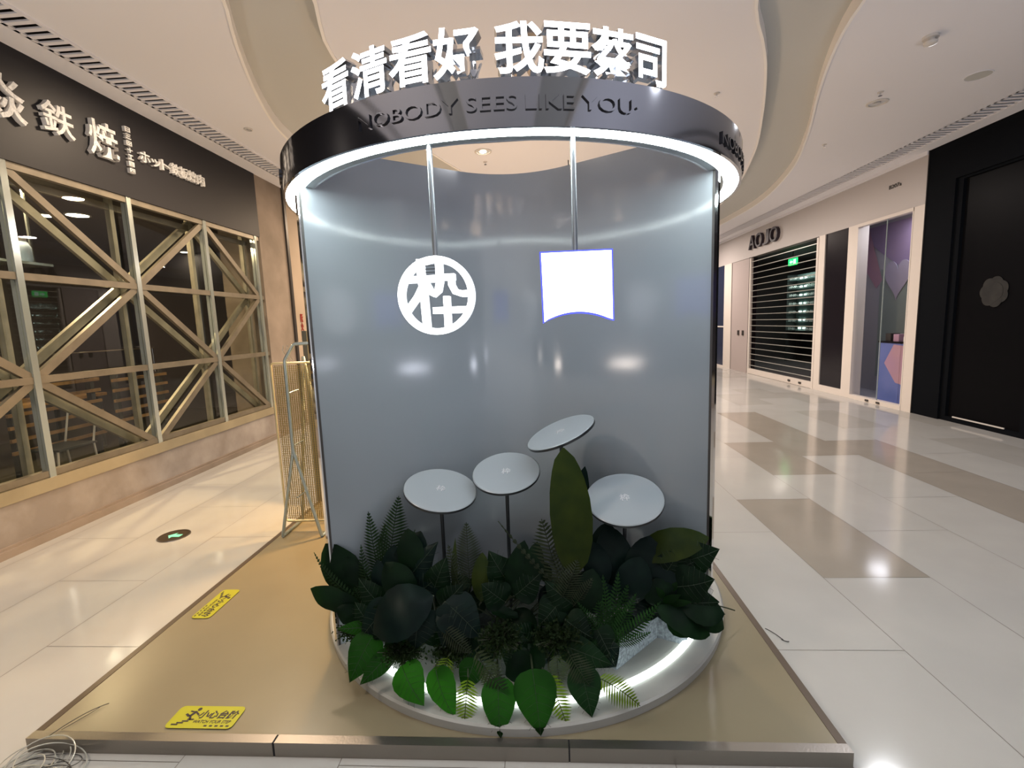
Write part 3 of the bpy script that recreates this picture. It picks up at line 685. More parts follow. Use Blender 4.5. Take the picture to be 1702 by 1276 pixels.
# wall: wings meeting in a soft curve
def wingpath(off=0):
    L = Vector((-.80, -.60)); R = Vector((.84, -.54)); pts = []
    tl, tr = 1.045, 1.012
    a = Vector((CX, CY))
    P0 = a+L*tl; P1 = a+R*tr
    k = .34
    for i in range(8): pts.append(P0.lerp(a+L*k, i/8))
    for i in range(49):
        s = i/48; pts.append((a+L*k)*(1-s)**2+a*2*s*(1-s)+(a+R*k)*s*s)
    for i in range(1, 9): pts.append((a+R*k).lerp(P1, i/8))
    if off:
        o = []
        for i, p in enumerate(pts):
            d = (pts[min(i+1, len(pts)-1)]-pts[max(i-1, 0)]).normalized(); o.append(p+Vector((-d.y, d.x))*off)
        return o
    return pts
WZ0, WZ1 = PH+.030, 2.30
front, back = wingpath(0), wingpath(.018)
t = thing('curved_panel', 'tall glossy white curved back panel behind the tables and plants', 'panel', (CX, CY, WZ0))
bm = BM(); cols = []
for a, b in zip(front, back): cols.append([bm.verts.new((a.x, a.y, WZ0)), bm.verts.new((a.x, a.y, WZ1)), bm.verts.new((b.x, b.y, WZ1)), bm.verts.new((b.x, b.y, WZ0))])
for A, B in zip(cols, cols[1:]):
    for i in range(4):
        f = bm.faces.new((A[i], B[i], B[(i+1) % 4], A[(i+1) % 4])); f.smooth = i in (0, 2)
bm.faces.new(cols[0]); bm.faces.new(cols[-1][::-1]); bmesh.ops.recalc_face_normals(bm, faces=bm.faces)
obj('front_panel', bm, M_wallpanel, t)
E0, E1 = front[0], front[-1]
def edge(P, d, wd, dep, m, nm, off):
    d = Vector((d[0], d[1], 0)).normalized(); nn = Vector((-d.y, d.x, 0)) if d.x > 0 else Vector((d.y, -d.x, 0))
    p = Vector((P.x, P.y, 0))+d*off
    M_ = frame(p, d, nn, (0, 0, 1)); obj(nm, box(BM(), (0, -.002, WZ0), (wd, dep, WZ1), 0, M_), m, t)
edge(E0, (-.80, -.60), .010, .02, M_steeldark, 'edge_profile', .0); edge(E0, (-.80, -.60), .006, .045, M_chrome, 'end_cap', .010)
edge(E1, (.84, -.54), .010, .02, M_steeldark, 'edge_profile', .0); edge(E1, (.84, -.54), .012, .030, M_chrome, 'end_cap', .010)
# rear wings of the three-sided stand
A_ = Vector((CX, CY+.12, 0))
for (d, m_) in (((-.80, -.60), 1), ((.84, -.54), 1)):
    pass
obj('rear_wing', bbox((CX-.05, CY+.06, WZ0), (CX+.05, CY+1.02, WZ1)), M_wallpanel, t)
for e, s in ((E0, -1), (E1, 1)):
    pa = Vector((CX, CY+.10, 0)); pb = Vector((e.x-s*.03, e.y+.045, 0)); d = (pb-pa).normalized()
    obj('rear_panel', box(BM(), (0, -.009, WZ0), ((pb-pa).length, .009, WZ1), 0, frame(pa, d, Vector((-d.y, d.x, 0)), (0, 0, 1))), M_wallpanel, t)
obj('peg', bbox((.166, 2.45, WZ1), (.171, 2.455, WZ1+.035)), M_steeldark, t)

# ring
RR, RZ0, RZ1 = 1.10, 2.135, 2.275
t = thing('ring_canopy', 'dark chrome ring overhead with a glowing white lower rim', 'canopy', (CX, CY, RZ0))
obj('outer_band', lathe(BM(), [(RR, RZ0), (RR, RZ1), (RR-.012, RZ1), (RR-.012, RZ0)], (CX, CY, 0), 160), M_ring, t, True)
obj('inner_band', lathe(BM(), [(RR-.115, RZ0+.001), (RR-.115, RZ1), (RR-.105, RZ1), (RR-.105, RZ0+.001)], (CX, CY, 0), 160), M_chrome, t, True)
obj('top_plate', lathe(BM(), [(RR-.012, RZ1-.006), (RR-.012, RZ1-.001), (RR-.105, RZ1-.001), (RR-.105, RZ1-.006)], (CX, CY, 0), 160), M_ringunder, t)
obj('underside', lathe(BM(), [(RR-.072, RZ0+.006), (RR-.072, RZ0+.001), (RR-.105, RZ0+.001), (RR-.105, RZ0+.006)], (CX, CY, 0), 160), M_ringunder, t)
obj('light_strip', lathe(BM(), [(RR-.012, RZ0), (RR-.072, RZ0), (RR-.072, RZ0+.010), (RR-.012, RZ0+.010)], (CX, CY, 0), 160), M_led, t)
def slogan(a0, a1, z, h):
    ws = [text_bm(w_, 1, .009, .0) for w_ in ('NOBODY', 'SEES', 'LIKE', 'YOU·')]
    wd = [bmext(b)[0] for b in ws]; gap = .30; k = (a1-a0)/(sum(wd)+3*gap); a = a0
    for b, w_ in zip(ws, wd):
        hh = bmext(b)[1]; fit(b, w_*k*RR, h*hh/bmext(ws[0])[1] if False else h)
        ac = a+w_*k/2; a += (w_+gap)*k
        for v in b.verts:
            q = ac+v.co.x/RR; r = RR-.002+v.co.z
            v.co = Vector((CX+r*math.sin(q), CY-r*math.cos(q), z+v.co.y))
        obj('slogan_lettering', b, [M_ring, M_slogan], t)
D = math.radians
slogan(D(-23.5), D(24.5), 2.203, .042); slogan(D(47), D(95), 2.190, .042); slogan(D(-106), D(-58), 2.210, .042)
yb = 1.612
xb = math.sqrt((RR-.10)**2-(yb-CY)**2)
obj('crossbar', bbox((CX-xb, yb-.012, RZ0+.002), (CX+xb, yb+.012, RZ0+.045)), M_pole, t)

# illuminated characters
names = ['看', '清', '看', '好', '我', '要', '蔡', '司']
angs = [-31.4, -22.5, -14.0, -5.6, 4.9, 13.0, 21.3, 29.3]
where = ['first from the left', 'second from the left', 'third from the left', 'fourth from the left, before the gap', 'first after the gap', 'sixth character along', 'seventh character along', 'last character on the right']
for i, (ch, a) in enumerate(zip(names, angs)):
    a = D(a); R_ = 1.055; nrm = Vector((math.sin(a), -math.cos(a), 0)); tan = Vector((math.cos(a), math.sin(a), 0))
    z0, z1 = 2.305, 2.452
    base = Vector((CX, CY, 0))+nrm*R_
    t = thing('illuminated_character', 'glowing white character %s standing on the ring, %s' % (ch, where[i]), 'sign', (base.x, base.y, RZ1), 'glowing characters standing on the ring')
    bm = text_bm(ch, 1, .045, .018); w0, h0 = bmext(bm); fit(bm, .150 if ch != '司' else .128, z1-z0)
    xf(bm, frame(base+Vector((0, 0, (z0+z1)/2))-nrm*.045, tan, (0, 0, 1), nrm))
    f = split_mi(bm, 0); s_ = split_mi(bm, 1); bm.free()
    obj('lit_face', f, M_letter, t); obj('return', s_, M_letterside, t)
    for s in (-1, 1):
        bm = BM(); p = base+tan*s*.045-nrm*.055
        bar(bm, (p.x, p.y, RZ1), (p.x, p.y, z0+.09), .010, .006, nrm); q = p+nrm*.045
        bar(bm, (p.x, p.y, RZ1+.004), (q.x, q.y, RZ1+.004), .012, .006); bar(bm, (q.x, q.y, RZ1+.004), (p.x+tan.x*s*.02, p.y+tan.y*s*.02, z0+.06), .007, .005)
        bar(bm, (p.x, p.y, z0+.03), (p.x+nrm.x*.012, p.y+nrm.y*.012, z0+.03), .02, .02)
        obj('bracket', bm, M_bracket, t)

# hanging logo
LX, LY, LZ, LR = -.343, 1.612, 1.652, .131
t = thing('round_light_sign', 'round glowing white light sign with a character inside, hanging on a rod', 'light sign', (LX, LY, LZ))
obj('rod', tube(BM(), [(LX+.004, LY, LZ+LR-.01), (LX+.002, LY, RZ0+.004)], .0095, 16), M_pole, t)
def logo(d0, d1, shrink=0):
    bm = BM(); k = LR/238.
    rot = Matrix.Rotation(PI/2, 4, 'X')
    y0, y1 = LY+d0, LY+d1
    lathe(bm, [(LR-shrink, -d1), (LR-shrink, -d0), (LR*.838+shrink, -d0), (LR*.838+shrink, -d1)], (LX, LY, LZ), 72, rot)
    def stroke(pts, wd):
        P = [Vector(((x-412)*k, (353-y)*k)) for x, y in pts]; wd = wd*k/2-shrink; Lf, Rt_ = [], []
        for i, p in enumerate(P):
            d = (P[min(i+1, len(P)-1)]-P[max(i-1, 0)]).normalized(); nn = Vector((-d.y, d.x))
            Lf.append(p+nn*wd); Rt_.append(p-nn*wd)
        for i in range(len(P)-1):
            q = [Lf[i], Lf[i+1], Rt_[i+1], Rt_[i]]
            b2 = BM(); prism(b2, [(LX+v.x, y0, LZ+v.y) for v in q], (0, y1-y0, 0)); merge(bm, b2)
    stroke([(232, 250), (345, 250), (440, 248)], 40)
    stroke([(322, 130), (324, 250), (334, 340), (342, 560)], 42)
    stroke([(345, 262), (322, 305), (290, 360), (225, 440)], 35)
    stroke([(345, 262), (375, 318), (412, 342)], 34)
    stroke([(437, 122), (437, 270), (425, 320), (400, 342), (370, 322)], 40)
    stroke([(440, 243), (532, 243)], 38)
    stroke([(508, 243), (510, 290), (530, 332), (570, 346), (632, 346)], 38)
    stroke([(388, 443), (610, 443)], 40); stroke([(475, 358), (475, 575)], 38)
    return bm
obj('lit_face', logo(-.0125, -.010), M_logo, t); obj('body', logo(-.010, .022), M_logoside, t)
bm = BM()
for k in range(4): bar(bm, (LX-.036, LY+.012, LZ+.080+k*.011), (LX+.001, LY+.012, LZ+.080+k*.011), .004, .003)
obj('back_grid', bm, M_tablepole, t)
# hanging shield
t = thing('shield_light_sign', 'square glowing white light sign with blue edges and a concave lower edge', 'light sign', (.131, 1.612, 1.66))
obj('rod', tube(BM(), [(.127, LY, 1.76), (.126, LY, RZ0+.004)], .0095, 16), M_pole, t)
def shield(s, y0, y1):
    x0, x1, zt, zb = .012+s, .249-s, 1.780-s, 1.545+s
    pts = [(x0-.002, y0, zt), (x0+.003, y0, zb)]
    for k in range(1, 16): u = k/16; pts.append((x0+(x1-x0)*u, y0, zb+.030*(1-(2*u-1)**2)+s*.2))
    pts += [(x1+.003, y0, zb+.002), (x1, y0, zt)]
    return prism(BM(), pts, (0, y1-y0, 0))
obj('lit_face', shield(.005, LY-.016, LY-.010), M_shield, t); obj('blue_edge', shield(0, LY-.012, LY+.022), M_shieldside, t)

# round tray tables
TB = [((-.474, 2.08, .804), .168, (.20, -.25), 'leftmost round white table, standing behind the fern spears'),
      ((-.172, 2.13, .865), .158, (-.05, -.34), 'second round white table from the left, tilted to the front'),
      ((.084, 2.12, 1.053), .164, (-.402, -.098), 'highest round white table, strongly tilted to the left'),
      ((.352, 2.0, .779), .167, (-.088, -.368), 'rightmost round white table, low beside the big paddle leaf')]
for c, r, (a, b), lab in TB:
    t = thing('round_table', lab, 'table', (c[0], c[1], PH+.03), 'round tray tables on poles')
    n = Vector((a, b, 1)).normalized(); u = n.cross(Vector((0, 1, 0))).normalized(); v = n.cross(u)
    M_ = frame(c, u, v, n)
    obj('table_top', lathe(BM(), [(.001, 0), (r-.004, 0), (r, -.003), (r, -.010), (r-.003, -.012), (.001, -.012)], (0, 0, 0), 80, M_, closed_prof=False), M_table, t, True)
    obj('table_edge', lathe(BM(), [(r+.0008, -.003), (r+.0008, -.014), (r-.006, -.015), (.001, -.015)], (0, 0, 0), 80, M_, closed_prof=False), M_tablepole, t, True)
    obj('pole', tube(BM(), [(c[0], c[1], PH+.031), Vector(c)-n*.012], .0085, 14), M_tablepole, t)
    bm = xf(fit(text_bm('枠', 1, .0015, .01), .042, .044), frame(Vector(c)+n*.001, Vector((1, 0, -n.x/n.z)).normalized(), n.cross(Vector((1, 0, -n.x/n.z)).normalized()), n))
    obj('etched_mark', bm, M_glyph, t)

# planter fill and grey block
PT = Vector((CX, CY, 0))
def arcpts(r, z, a0, a1, n=24): return [(CX+r*math.sin(D(a0+(a1-a0)*k/n)), CY-r*math.cos(D(a0+(a1-a0)*k/n)), z) for k in range(n+1)]
bm = BM(); pts = arcpts(.80, PH+.031, -52, 24)+[(CX+.30, CY-.42, PH+.031), (CX, CY-.22, PH+.031), (CX-.45, CY-.50, PH+.031)]
prism(bm, pts, (0, 0, .10)); tag(obj('planter_base', bm, M_soil), 'dark planting base hidden under the foliage', 'planter')
t = thing('foam_block', 'grey speckled L-shaped block at the right front of the plinth', 'block', (.5, 2.0, PH+.03))
def wallblk(p, q, th, h_):
    bm = BM(); p, q = Vector((*p, 0)), Vector((*q, 0)); d = (q-p); L_ = d.length; d.normalize()
    return box(bm, (0, 0, PH+.0305), (L_, th, PH+.03+h_), 0, frame(p, d, Vector((-d.y, d.x, 0)), (0, 0, 1)))
obj('front_side', wallblk((.285, 1.835), (.505, 2.045), .10, .125), M_felt, t)
obj('end_side', wallblk((.505, 2.045), (.625, 1.99), .12, .135), M_felt, t)

# ------------------------------------------------------------------ plants
def prof(kind, u):
    if kind == 'heart': return (math.sin(PI*min(1, u*1.0))**.55*(1-u)**.42*1.42 if u < .999 else 0) if u > .001 else .10
    if kind == 'paddle': return max(math.sin(PI*u)**.62, .04)
    if kind == 'blade': return max(math.sin(PI*u**.88)**.5, .04)
    if kind == 'lance': return max(math.sin(PI*u**.8)**.9, .02)
    return math.sin(PI*u)
def leaf(bm, p, q, wd, kind='heart', nrm=(0, -1, .4), droop=.12, fold=.18, wave=.0, n=12, mi=0):
    p, q = Vector(p), Vector(q); L_ = (q-p).length; d = (q-p).normalized(); nn = Vector(nrm); nn = (nn-d*nn.dot(d)).normalized()
    s = d.cross(nn).normalized(); rows = []; ph = random.random()*6
    for i in range(n+1):
        u = i/n; c = p.lerp(q, u)+nn*(droop*L_*4*u*(1-u)); ww = wd/2*prof(kind, u)
        row = []
        for j in (-1, -.6, 0, .6, 1):
            z = -fold*abs(j)**1.3*ww + wave*wd*math.sin(u*13+j*2+ph)*abs(j)
            ripple = .018*wd*math.sin(u*34)*abs(j)
            row.append(bm.verts.new(c+s*(j*ww)+nn*(z+ripple)-d*(.22*abs(j)*ww if kind == 'heart' else 0)))
        rows.append(row)
    for a, b in zip(rows, rows[1:]):
        for j in range(4):
            f = bm.faces.new((a[j], a[j+1], b[j+1], b[j])); f.smooth = True; f.material_index = mi
def veins(bm, p, q, wd, nrm, droop):
    p, q = Vector(p), Vector(q); L_ = (q-p).length; d = (q-p).normalized(); nn = Vector(nrm); nn = (nn-d*nn.dot(d)).normalized(); s = d.cross(nn).normalized()
    C = lambda u: p.lerp(q, u)+nn*(droop*L_*4*u*(1-u)+.0012)
    tube(bm, [C(i/8) for i in range(9)], .0011, 5, mi=1)
    for k in range(1, 6):
        u = .08+.13*k; w_ = wd/2*prof('heart', u)
        for sd in (-1, 1):
            e = C(min(u+.16, .97))+s*sd*w_*.8-nn*(.18*.7*w_+.0004); tube(bm, [C(u), C(u+.07)+s*sd*w_*.42-nn*.05*w_, e], .0006, 4, mi=1)
def curve3(p, m_, q, n=8):
    p, m_, q = Vector(p), Vector(m_), Vector(q); return [p*(1-t)**2+m_*2*t*(1-t)+q*t*t for t in [i/n for i in range(n+1)]]
def fernfrond(bm, p, q, wd, nrm=(0, -1, .3), bend=.15, n=20, lw=.38, tip=.0):
    p, q = Vector(p), Vector(q); L_ = (q-p).length; nn = Vector(nrm); d0_ = (q-p).normalized(); nn = (nn-d0_*nn.dot(d0_)).normalized()
    C_ = [p.lerp(q, i/n)+nn*(bend*L_*4*(i/n)*(1-i/n)) for i in range(n+1)]
    tube(bm, C_, .0018, 5)
    for i in range(1, n):
        u = i/n; d = (C_[i+1]-C_[i-1]).normalized(); s = d.cross(nn).normalized()
        ln = wd/2*(math.sin(PI*min(1, u*.85+.12))**.8)*(1-.55*u*u); g = L_/n*lw
        for sd in (-1, 1):
            a = C_[i]; e = a+s*sd*ln+d*ln*.45-nn*ln*.25; m_ = a.lerp(e, .5)
            k1, k2 = m_+d*g*1.0, m_-d*g*1.0
            v = [bm.verts.new(x) for x in (a-d*g*.5, k2, e, k1, a+d*g*.5)]
            bm.faces.new(v)
PL_N = 0
def plant(name, label, cat, base, leaves, mt, stem_r=.004, group=None):
    """leaves: list of functions that draw one leaf and give the point its stalk reaches"""
    t = thing(name, label, cat, base, group)
    f = BM(); s = BM()
    for fn in leaves:
        r = fn(f)
        if r is not None:
            r = Vector(r); b = Vector(base); md = b.lerp(r, .5)+Vector((0, 0, abs(r.z-b.z)*.15+.02)); tube(s, curve3(b, md, r, 6), stem_r, 6)
    obj('foliage', f, [mt, M_vein], t); obj('stem', s, M_stem, t)
    return t
def LF(p, q, wd, kind='heart', **k):
    def fn(bm):
        leaf(bm, p, q, wd, kind, **k)
        if kind == 'heart': veins(bm, p, q, wd, k.get('nrm', (0, -1, .4)), k.get('droop', .12))
        return p
    return fn
def FF(p, q, wd, **k):
    def fn(bm): fernfrond(bm, p, q, wd, **k); return p
    return fn
ZP = PH+.128
def base_at(x, y): return (x, y, ZP)
A = at
G1 = 'broad-leaved plants on the plinth'; G2 = 'ferns on the plinth'; G3 = 'small-leaved bushes on the plinth'
up = (0, -.5, 1)
# hanging leaves in front, lit from below
plant('heart_leaf_plant', 'heart-shaped leaves hanging over the plinth rim at far left front', 'plant', base_at(-.66, 1.98),
      [LF(A(622, 1052, 1.80), A(581, 1134, 1.70), .125), LF(A(652, 1080, 1.74), A(598, 1138, 1.66), .075, nrm=(.3, -1, .5))], M_leafmid, group=G1)
plant('heart_leaf_plant', 'bright green heart-shaped leaf over the lit rim, left of the dark one', 'plant', base_at(-.52, 1.88),
      [LF(A(668, 1105, 1.69), A(705, 1173, 1.60), .125), LF(A(612, 1040, 1.84), A(560, 1045, 1.80), .05)], M_leaflit, group=G1)
plant('heart_leaf_plant', 'green heart-shaped leaf pointing down beside the yellow-lit fern frond', 'plant', base_at(-.42, 1.86),
      [LF(A(724, 1108, 1.66), A(757, 1193, 1.585), .115, nrm=(-.3, -1, .4))], M_leaflit, group=G1)
plant('heart_leaf_plant', 'dark leaf hanging lowest over the front centre of the rim', 'plant', base_at(-.22, 1.86),
      [LF(A(828, 1125, 1.63), A(832, 1227, 1.53), .118, nrm=(0, -1, .3), wave=.02), LF(A(790, 1095, 1.70), A(770, 1150, 1.66), .09)], M_leafmid, group=G1)
plant('heart_leaf_plant', 'dark green pointed heart-shaped leaf just right of the front centre', 'plant', base_at(-.08, 1.86),
      [LF(A(885, 1112, 1.63), A(899, 1223, 1.53), .145, nrm=(.1, -1, .3))], M_leafmid, group=G1)
plant('heart_leaf_plant', 'dark heart-shaped leaf over the rim between two ferns at right front', 'plant', base_at(.05, 1.86),
      [LF(A(965, 1108, 1.66), A(984, 1192, 1.58), .115), LF(A(930, 1070, 1.72), A(1018, 1105, 1.68), .10, nrm=(0, -1, .8))], M_leafdark, group=G1)
# ferns over the rim
plant('fern', 'small yellow-lit fern frond hanging between two green leaves', 'fern', base_at(-.34, 1.84), [FF(A(778, 1125, 1.64), A(772, 1207, 1.56), .115, n=15, bend=.08), FF(A(745, 1090, 1.68), A(732, 1135, 1.64), .10, n=12)], M_fernyel, .003, G2)
plant('fern', 'yellow-lit fern frond hanging over the lit strip right of centre', 'fern', base_at(.0, 1.84), [FF(A(912, 1118, 1.64), A(944, 1207, 1.56), .11, n=16, bend=.08), FF(A(900, 1120, 1.66), A(880, 1160, 1.62), .08, n=12)], M_fernyel, .003, G2)
plant('fern', 'yellow-lit fern frond reaching right over the light strip', 'fern', base_at(.10, 1.90), [FF(A(992, 1125, 1.68), A(1064, 1173, 1.60), .13, n=17, bend=.10, nrm=(.2, -.6, 1))], M_fernyel, .003, G2)
plant('fern', 'grey-green fern fronds arching at the front centre', 'fern', base_at(-.20, 1.90), [FF(A(790, 1080, 1.68), A(848, 1158, 1.60), .11, n=16), FF(A(820, 1095, 1.68), A(810, 1150, 1.62), .10, n=14), FF(A(735, 1040, 1.74), A(785, 1085, 1.70), .10, n=16, nrm=(0, -1, .3))], M_ferngrey, .003, G2)
plant('fern', 'grey-green fern fronds drooping in front of the dark leaf at right front', 'fern', base_at(.06, 1.90), [FF(A(945, 1085, 1.68), A(985, 1145, 1.62), .13, n=16), FF(A(925, 1085, 1.70), A(930, 1140, 1.64), .10, n=14)], M_ferngrey, .003, G2)
# left side
plant('broad_leaf_plant', 'tall dark leaves curling outward past the left end of the wall', 'plant', base_at(-.70, 2.05),
      [LF(A(608, 1015, 1.95), A(541, 903, 1.98), .185, 'blade', nrm=(.05, -1, .15), droop=.04, wave=.05), LF(A(600, 1010, 1.92), A(516, 978, 1.92), .10, 'paddle', nrm=(0, -1, .3), wave=.06),
       LF(A(605, 1030, 1.90), A(560, 1010, 1.88), .09, 'paddle', wave=.06), LF(A(600, 985, 1.96), A(575, 925, 1.98), .10, 'paddle', wave=.04)], M_leafdark, group=G1)
plant('fern', 'tall feathery dark fern spears in front of the wall at left', 'fern', base_at(-.60, 2.05),
      [FF(A(645, 960, 2.0), A(663, 824, 2.06), .17, n=26, bend=.04), FF(A(635, 975, 2.0), A(612, 850, 2.04), .12, n=24, bend=.04), FF(A(655, 985, 1.98), A(690, 880, 2.0), .10, n=22), FF(A(625, 1000, 1.96), A(600, 905, 2.0), .08, n=20), FF(A(610, 1010, 1.94), A(585, 960, 1.98), .07, n=16), FF(A(640, 970, 2.0), A(640, 870, 2.06), .10, n=22), FF(A(600, 1000, 1.94), A(522, 918, 2.0), .05, n=20)], M_fern, .003, G2)
plant('broad_leaf_plant', 'crinkled dark blue-green leaves beneath the leftmost table', 'plant', base_at(-.52, 2.05),
      [LF(A(668, 990, 1.95), A(700, 883, 1.98), .17, 'paddle', wave=.06), LF(A(670, 975, 1.93), A(728, 900, 1.95), .12, wave=.06), LF(A(650, 980, 1.95), A(655, 905, 1.98), .10, 'paddle', wave=.05), LF(A(690, 990, 1.9), A(745, 945, 1.9), .12, wave=.05), LF(A(640, 1000, 1.92), A(628, 930, 1.95), .08, 'paddle')], M_leafblue, group=G1)
plant('broad_leaf_plant', 'big rounded dark leaves massed at the left centre of the planting', 'plant', base_at(-.50, 1.95),
      [LF(A(720, 990, 1.80), A(620, 1050, 1.74), .22, 'paddle', nrm=(0, -.8, 1), droop=.2), LF(A(740, 1000, 1.80), A(800, 1060, 1.74), .16, 'heart', nrm=(0, -.8, 1)), LF(A(700, 1010, 1.78), A(690, 1080, 1.72), .16, nrm=(0, -1, .5)), LF(A(650, 1000, 1.84), A(600, 1060, 1.80), .12), LF(A(760, 1010, 1.78), A(735, 1075, 1.72), .14)], M_leafblue, group=G1)
plant('fern', 'upright tan-green fern between the two left table poles', 'fern', base_at(-.40, 2.0), [FF(A(782, 975, 1.92), A(775, 868, 1.96), .15, n=24, bend=.05), FF(A(770, 985, 1.9), A(745, 905, 1.94), .10, n=18)], M_ferngrey, .003, G2)
plant('broad_leaf_plant', 'narrow upright green leaves beside the tan fern', 'plant', base_at(-.33, 2.0), [LF(A(800, 1000, 1.9), A(802, 918, 1.93), .085, 'paddle'), LF(A(757, 985, 1.93), A(757, 893, 1.96), .03, 'lance')], M_leafolive, group=G1)
plant('broad_leaf_plant', 'dark ruffled leaves around the second table pole', 'plant', base_at(-.24, 2.0),
      [LF(A(850, 975, 1.9), A(812, 915, 1.93), .13, wave=.06), LF(A(850, 990, 1.88), A(872, 898, 1.9), .10, 'paddle', wave=.03), LF(A(855, 990, 1.86), A(900, 950, 1.86), .12, wave=.04), LF(A(840, 1000, 1.84), A(800, 970, 1.84), .12, wave=.05), LF(A(880, 985, 1.86), A(893, 900, 1.9), .09, 'paddle')], M_leafdark, group=G1)
plant('palm_fern', 'pale drooping palm fronds to the left of the big paddle leaf', 'fern', base_at(-.12, 2.0),
      [FF(A(935, 985, 1.86), A(900, 862, 1.90), .20, n=20, bend=.07), FF(A(930, 980, 1.85), A(828, 866, 1.92), .03, n=14, bend=.1), FF(A(945, 990, 1.84), A(925, 900, 1.88), .16, n=18), FF(A(930, 1000, 1.82), A(960, 930, 1.84), .14, n=18), FF(A(950, 1010, 1.82), A(985, 960, 1.82), .10, n=16)], M_ferngrey, .003, G2)
plant('paddle_leaf_plant', 'one tall olive paddle leaf rising in front of the highest table', 'plant', base_at(.04, 2.0),
      [LF(A(958, 955, 1.84), A(936, 744, 1.93), .180, 'blade', nrm=(.25, -1, .1), droop=.05, fold=.10)], M_leafolive, .006, G1)
plant('paddle_leaf_plant', 'dark leaves behind the tall paddle leaf', 'plant', base_at(.10, 2.15),
      [LF(A(975, 900, 2.05), A(972, 775, 2.12), .10, 'paddle', nrm=(.5, -1, .2), droop=-.1), LF(A(1000, 940, 2.0), A(1010, 868, 2.02), .13, 'paddle')], M_leafblue, .005, G1)
plant('paddle_leaf_plant', 'olive-green leaf lying level below the rightmost table', 'plant', base_at(.36, 2.15),
      [LF(A(1050, 925, 1.96), A(1178, 893, 1.96), .145, 'paddle', nrm=(0, -1, 1.2), droop=.12)], M_leafolive, .006, G1)
plant('broad_leaf_plant', 'large dark leaves massed under the rightmost table', 'plant', base_at(.28, 2.1),
      [LF(A(1030, 985, 1.92), A(1010, 873, 1.98), .17, 'paddle'), LF(A(1060, 990, 1.90), A(1080, 890, 1.96), .17, 'paddle'), LF(A(1000, 980, 1.88), A(985, 900, 1.95), .12, 'paddle'), LF(A(1040, 1000, 1.86), A(1065, 925, 1.88), .15, 'paddle'), LF(A(1090, 1000, 1.88), A(1120, 925, 1.92), .16, 'paddle'), LF(A(1010, 1010, 1.84), A(975, 960, 1.86), .13), LF(A(1060, 1000, 1.86), A(1040, 950, 1.88), .13)], M_leafblue, .005, G1)
plant('broad_leaf_plant', 'dark leaves with pointed tips crossing the right end of the wall', 'plant', base_at(.50, 2.1),
      [LF(A(1125, 935, 1.94), A(1196, 912, 1.92), .14, nrm=(.2, -1, .4), wave=.03), LF(A(1120, 975, 1.88), A(1188, 962, 1.86), .155, nrm=(.2, -1, .3), wave=.03), LF(A(1130, 1005, 1.86), A(1204, 1020, 1.84), .14, 'paddle', nrm=(.1, -.7, 1)), LF(A(1090, 1010, 1.84), A(1180, 1055, 1.82), .13, 'paddle', nrm=(0, -.6, 1)), LF(A(1100, 960, 1.9), A(1130, 910, 1.92), .12)], M_leafdark, .005, G1)
plant('fern', 'lit green fern rosette behind the grey block', 'fern', base_at(.27, 1.95),
      [FF(A(1012, 1068, 1.78), A(x, y, 1.78+dy), w_, n=20, bend=b) for x, y, dy, w_, b in ((960, 1000, .02, .07, .1), (985, 965, .05, .08, .08), (1002, 955, .05, .08, .06), (1028, 950, .06, .08, .06), (1058, 985, .03, .08, .1), (1098, 1000, .0, .085, .15), (1082, 1050, -.04, .07, .15), (950, 1050, -.02, .07, .12), (968, 1075, -.06, .07, .12), (1045, 965, .08, .07, .08))], M_fernlit, .003, G2)
plant('parlour_palm', 'tiny green-leaved sprig with thin stems at the right', 'plant', base_at(.42, 2.02),
      [LF(A(1100, 1000, 1.86), A(1132, 988, 1.84), .035, 'lance'), LF(A(1105, 995, 1.86), A(1090, 975, 1.86), .03, 'lance'), LF(A(1110, 1002, 1.86), A(1150, 1000, 1.84), .03, 'lance'), LF(A(1108, 985, 1.88), A(1130, 965, 1.88), .03, 'lance')], M_leafmid, .002, G1)
plant('broad_leaf_plant', 'dark glossy leaves layered at the left shoulder of the planting', 'plant', base_at(-.58, 2.02),
      [LF(A(690, 960, 1.92), A(678, 878, 1.96), .12, 'paddle', wave=.04), LF(A(720, 985, 1.88), A(742, 925, 1.9), .11, wave=.05), LF(A(640, 1010, 1.88), A(596, 960, 1.9), .10, wave=.04), LF(A(690, 1000, 1.86), A(640, 935, 1.9), .14, 'paddle', wave=.03), LF(A(735, 1010, 1.84), A(770, 970, 1.84), .11), LF(A(620, 1040, 1.84), A(590, 1000, 1.86), .09)], M_leafdark, group=G1)
plant('broad_leaf_plant', 'dark leaves between the paddle leaf and the fern rosette', 'plant', base_at(.12, 1.98),
      [LF(A(960, 1010, 1.82), A(905, 965, 1.84), .14, wave=.04), LF(A(970, 1020, 1.8), A(985, 945, 1.84), .12, 'paddle'), LF(A(940, 1030, 1.78), A(985, 1060, 1.74), .12), LF(A(930, 1000, 1.82), A(895, 1040, 1.78), .12), LF(A(990, 1040, 1.78), A(1020, 1100, 1.72), .10)], M_leafdark, group=G1)
plant('broad_leaf_plant', 'dark leaves overhanging the right end of the plinth', 'plant', base_at(.52, 2.12),
      [LF(A(1120, 1000, 1.88), A(1196, 1000, 1.86), .15, wave=.02), LF(A(1150, 1000, 1.88), A(1203, 1045, 1.86), .13, 'paddle', nrm=(0, -.7, 1)), LF(A(1110, 1020, 1.86), A(1170, 1052, 1.84), .13, nrm=(0, -.7, 1)), LF(A(1110, 950, 1.92), A(1160, 930, 1.92), .12), LF(A(1100, 1010, 1.86), A(1090, 960, 1.88), .13, 'paddle')], M_leafdark, group=G1)
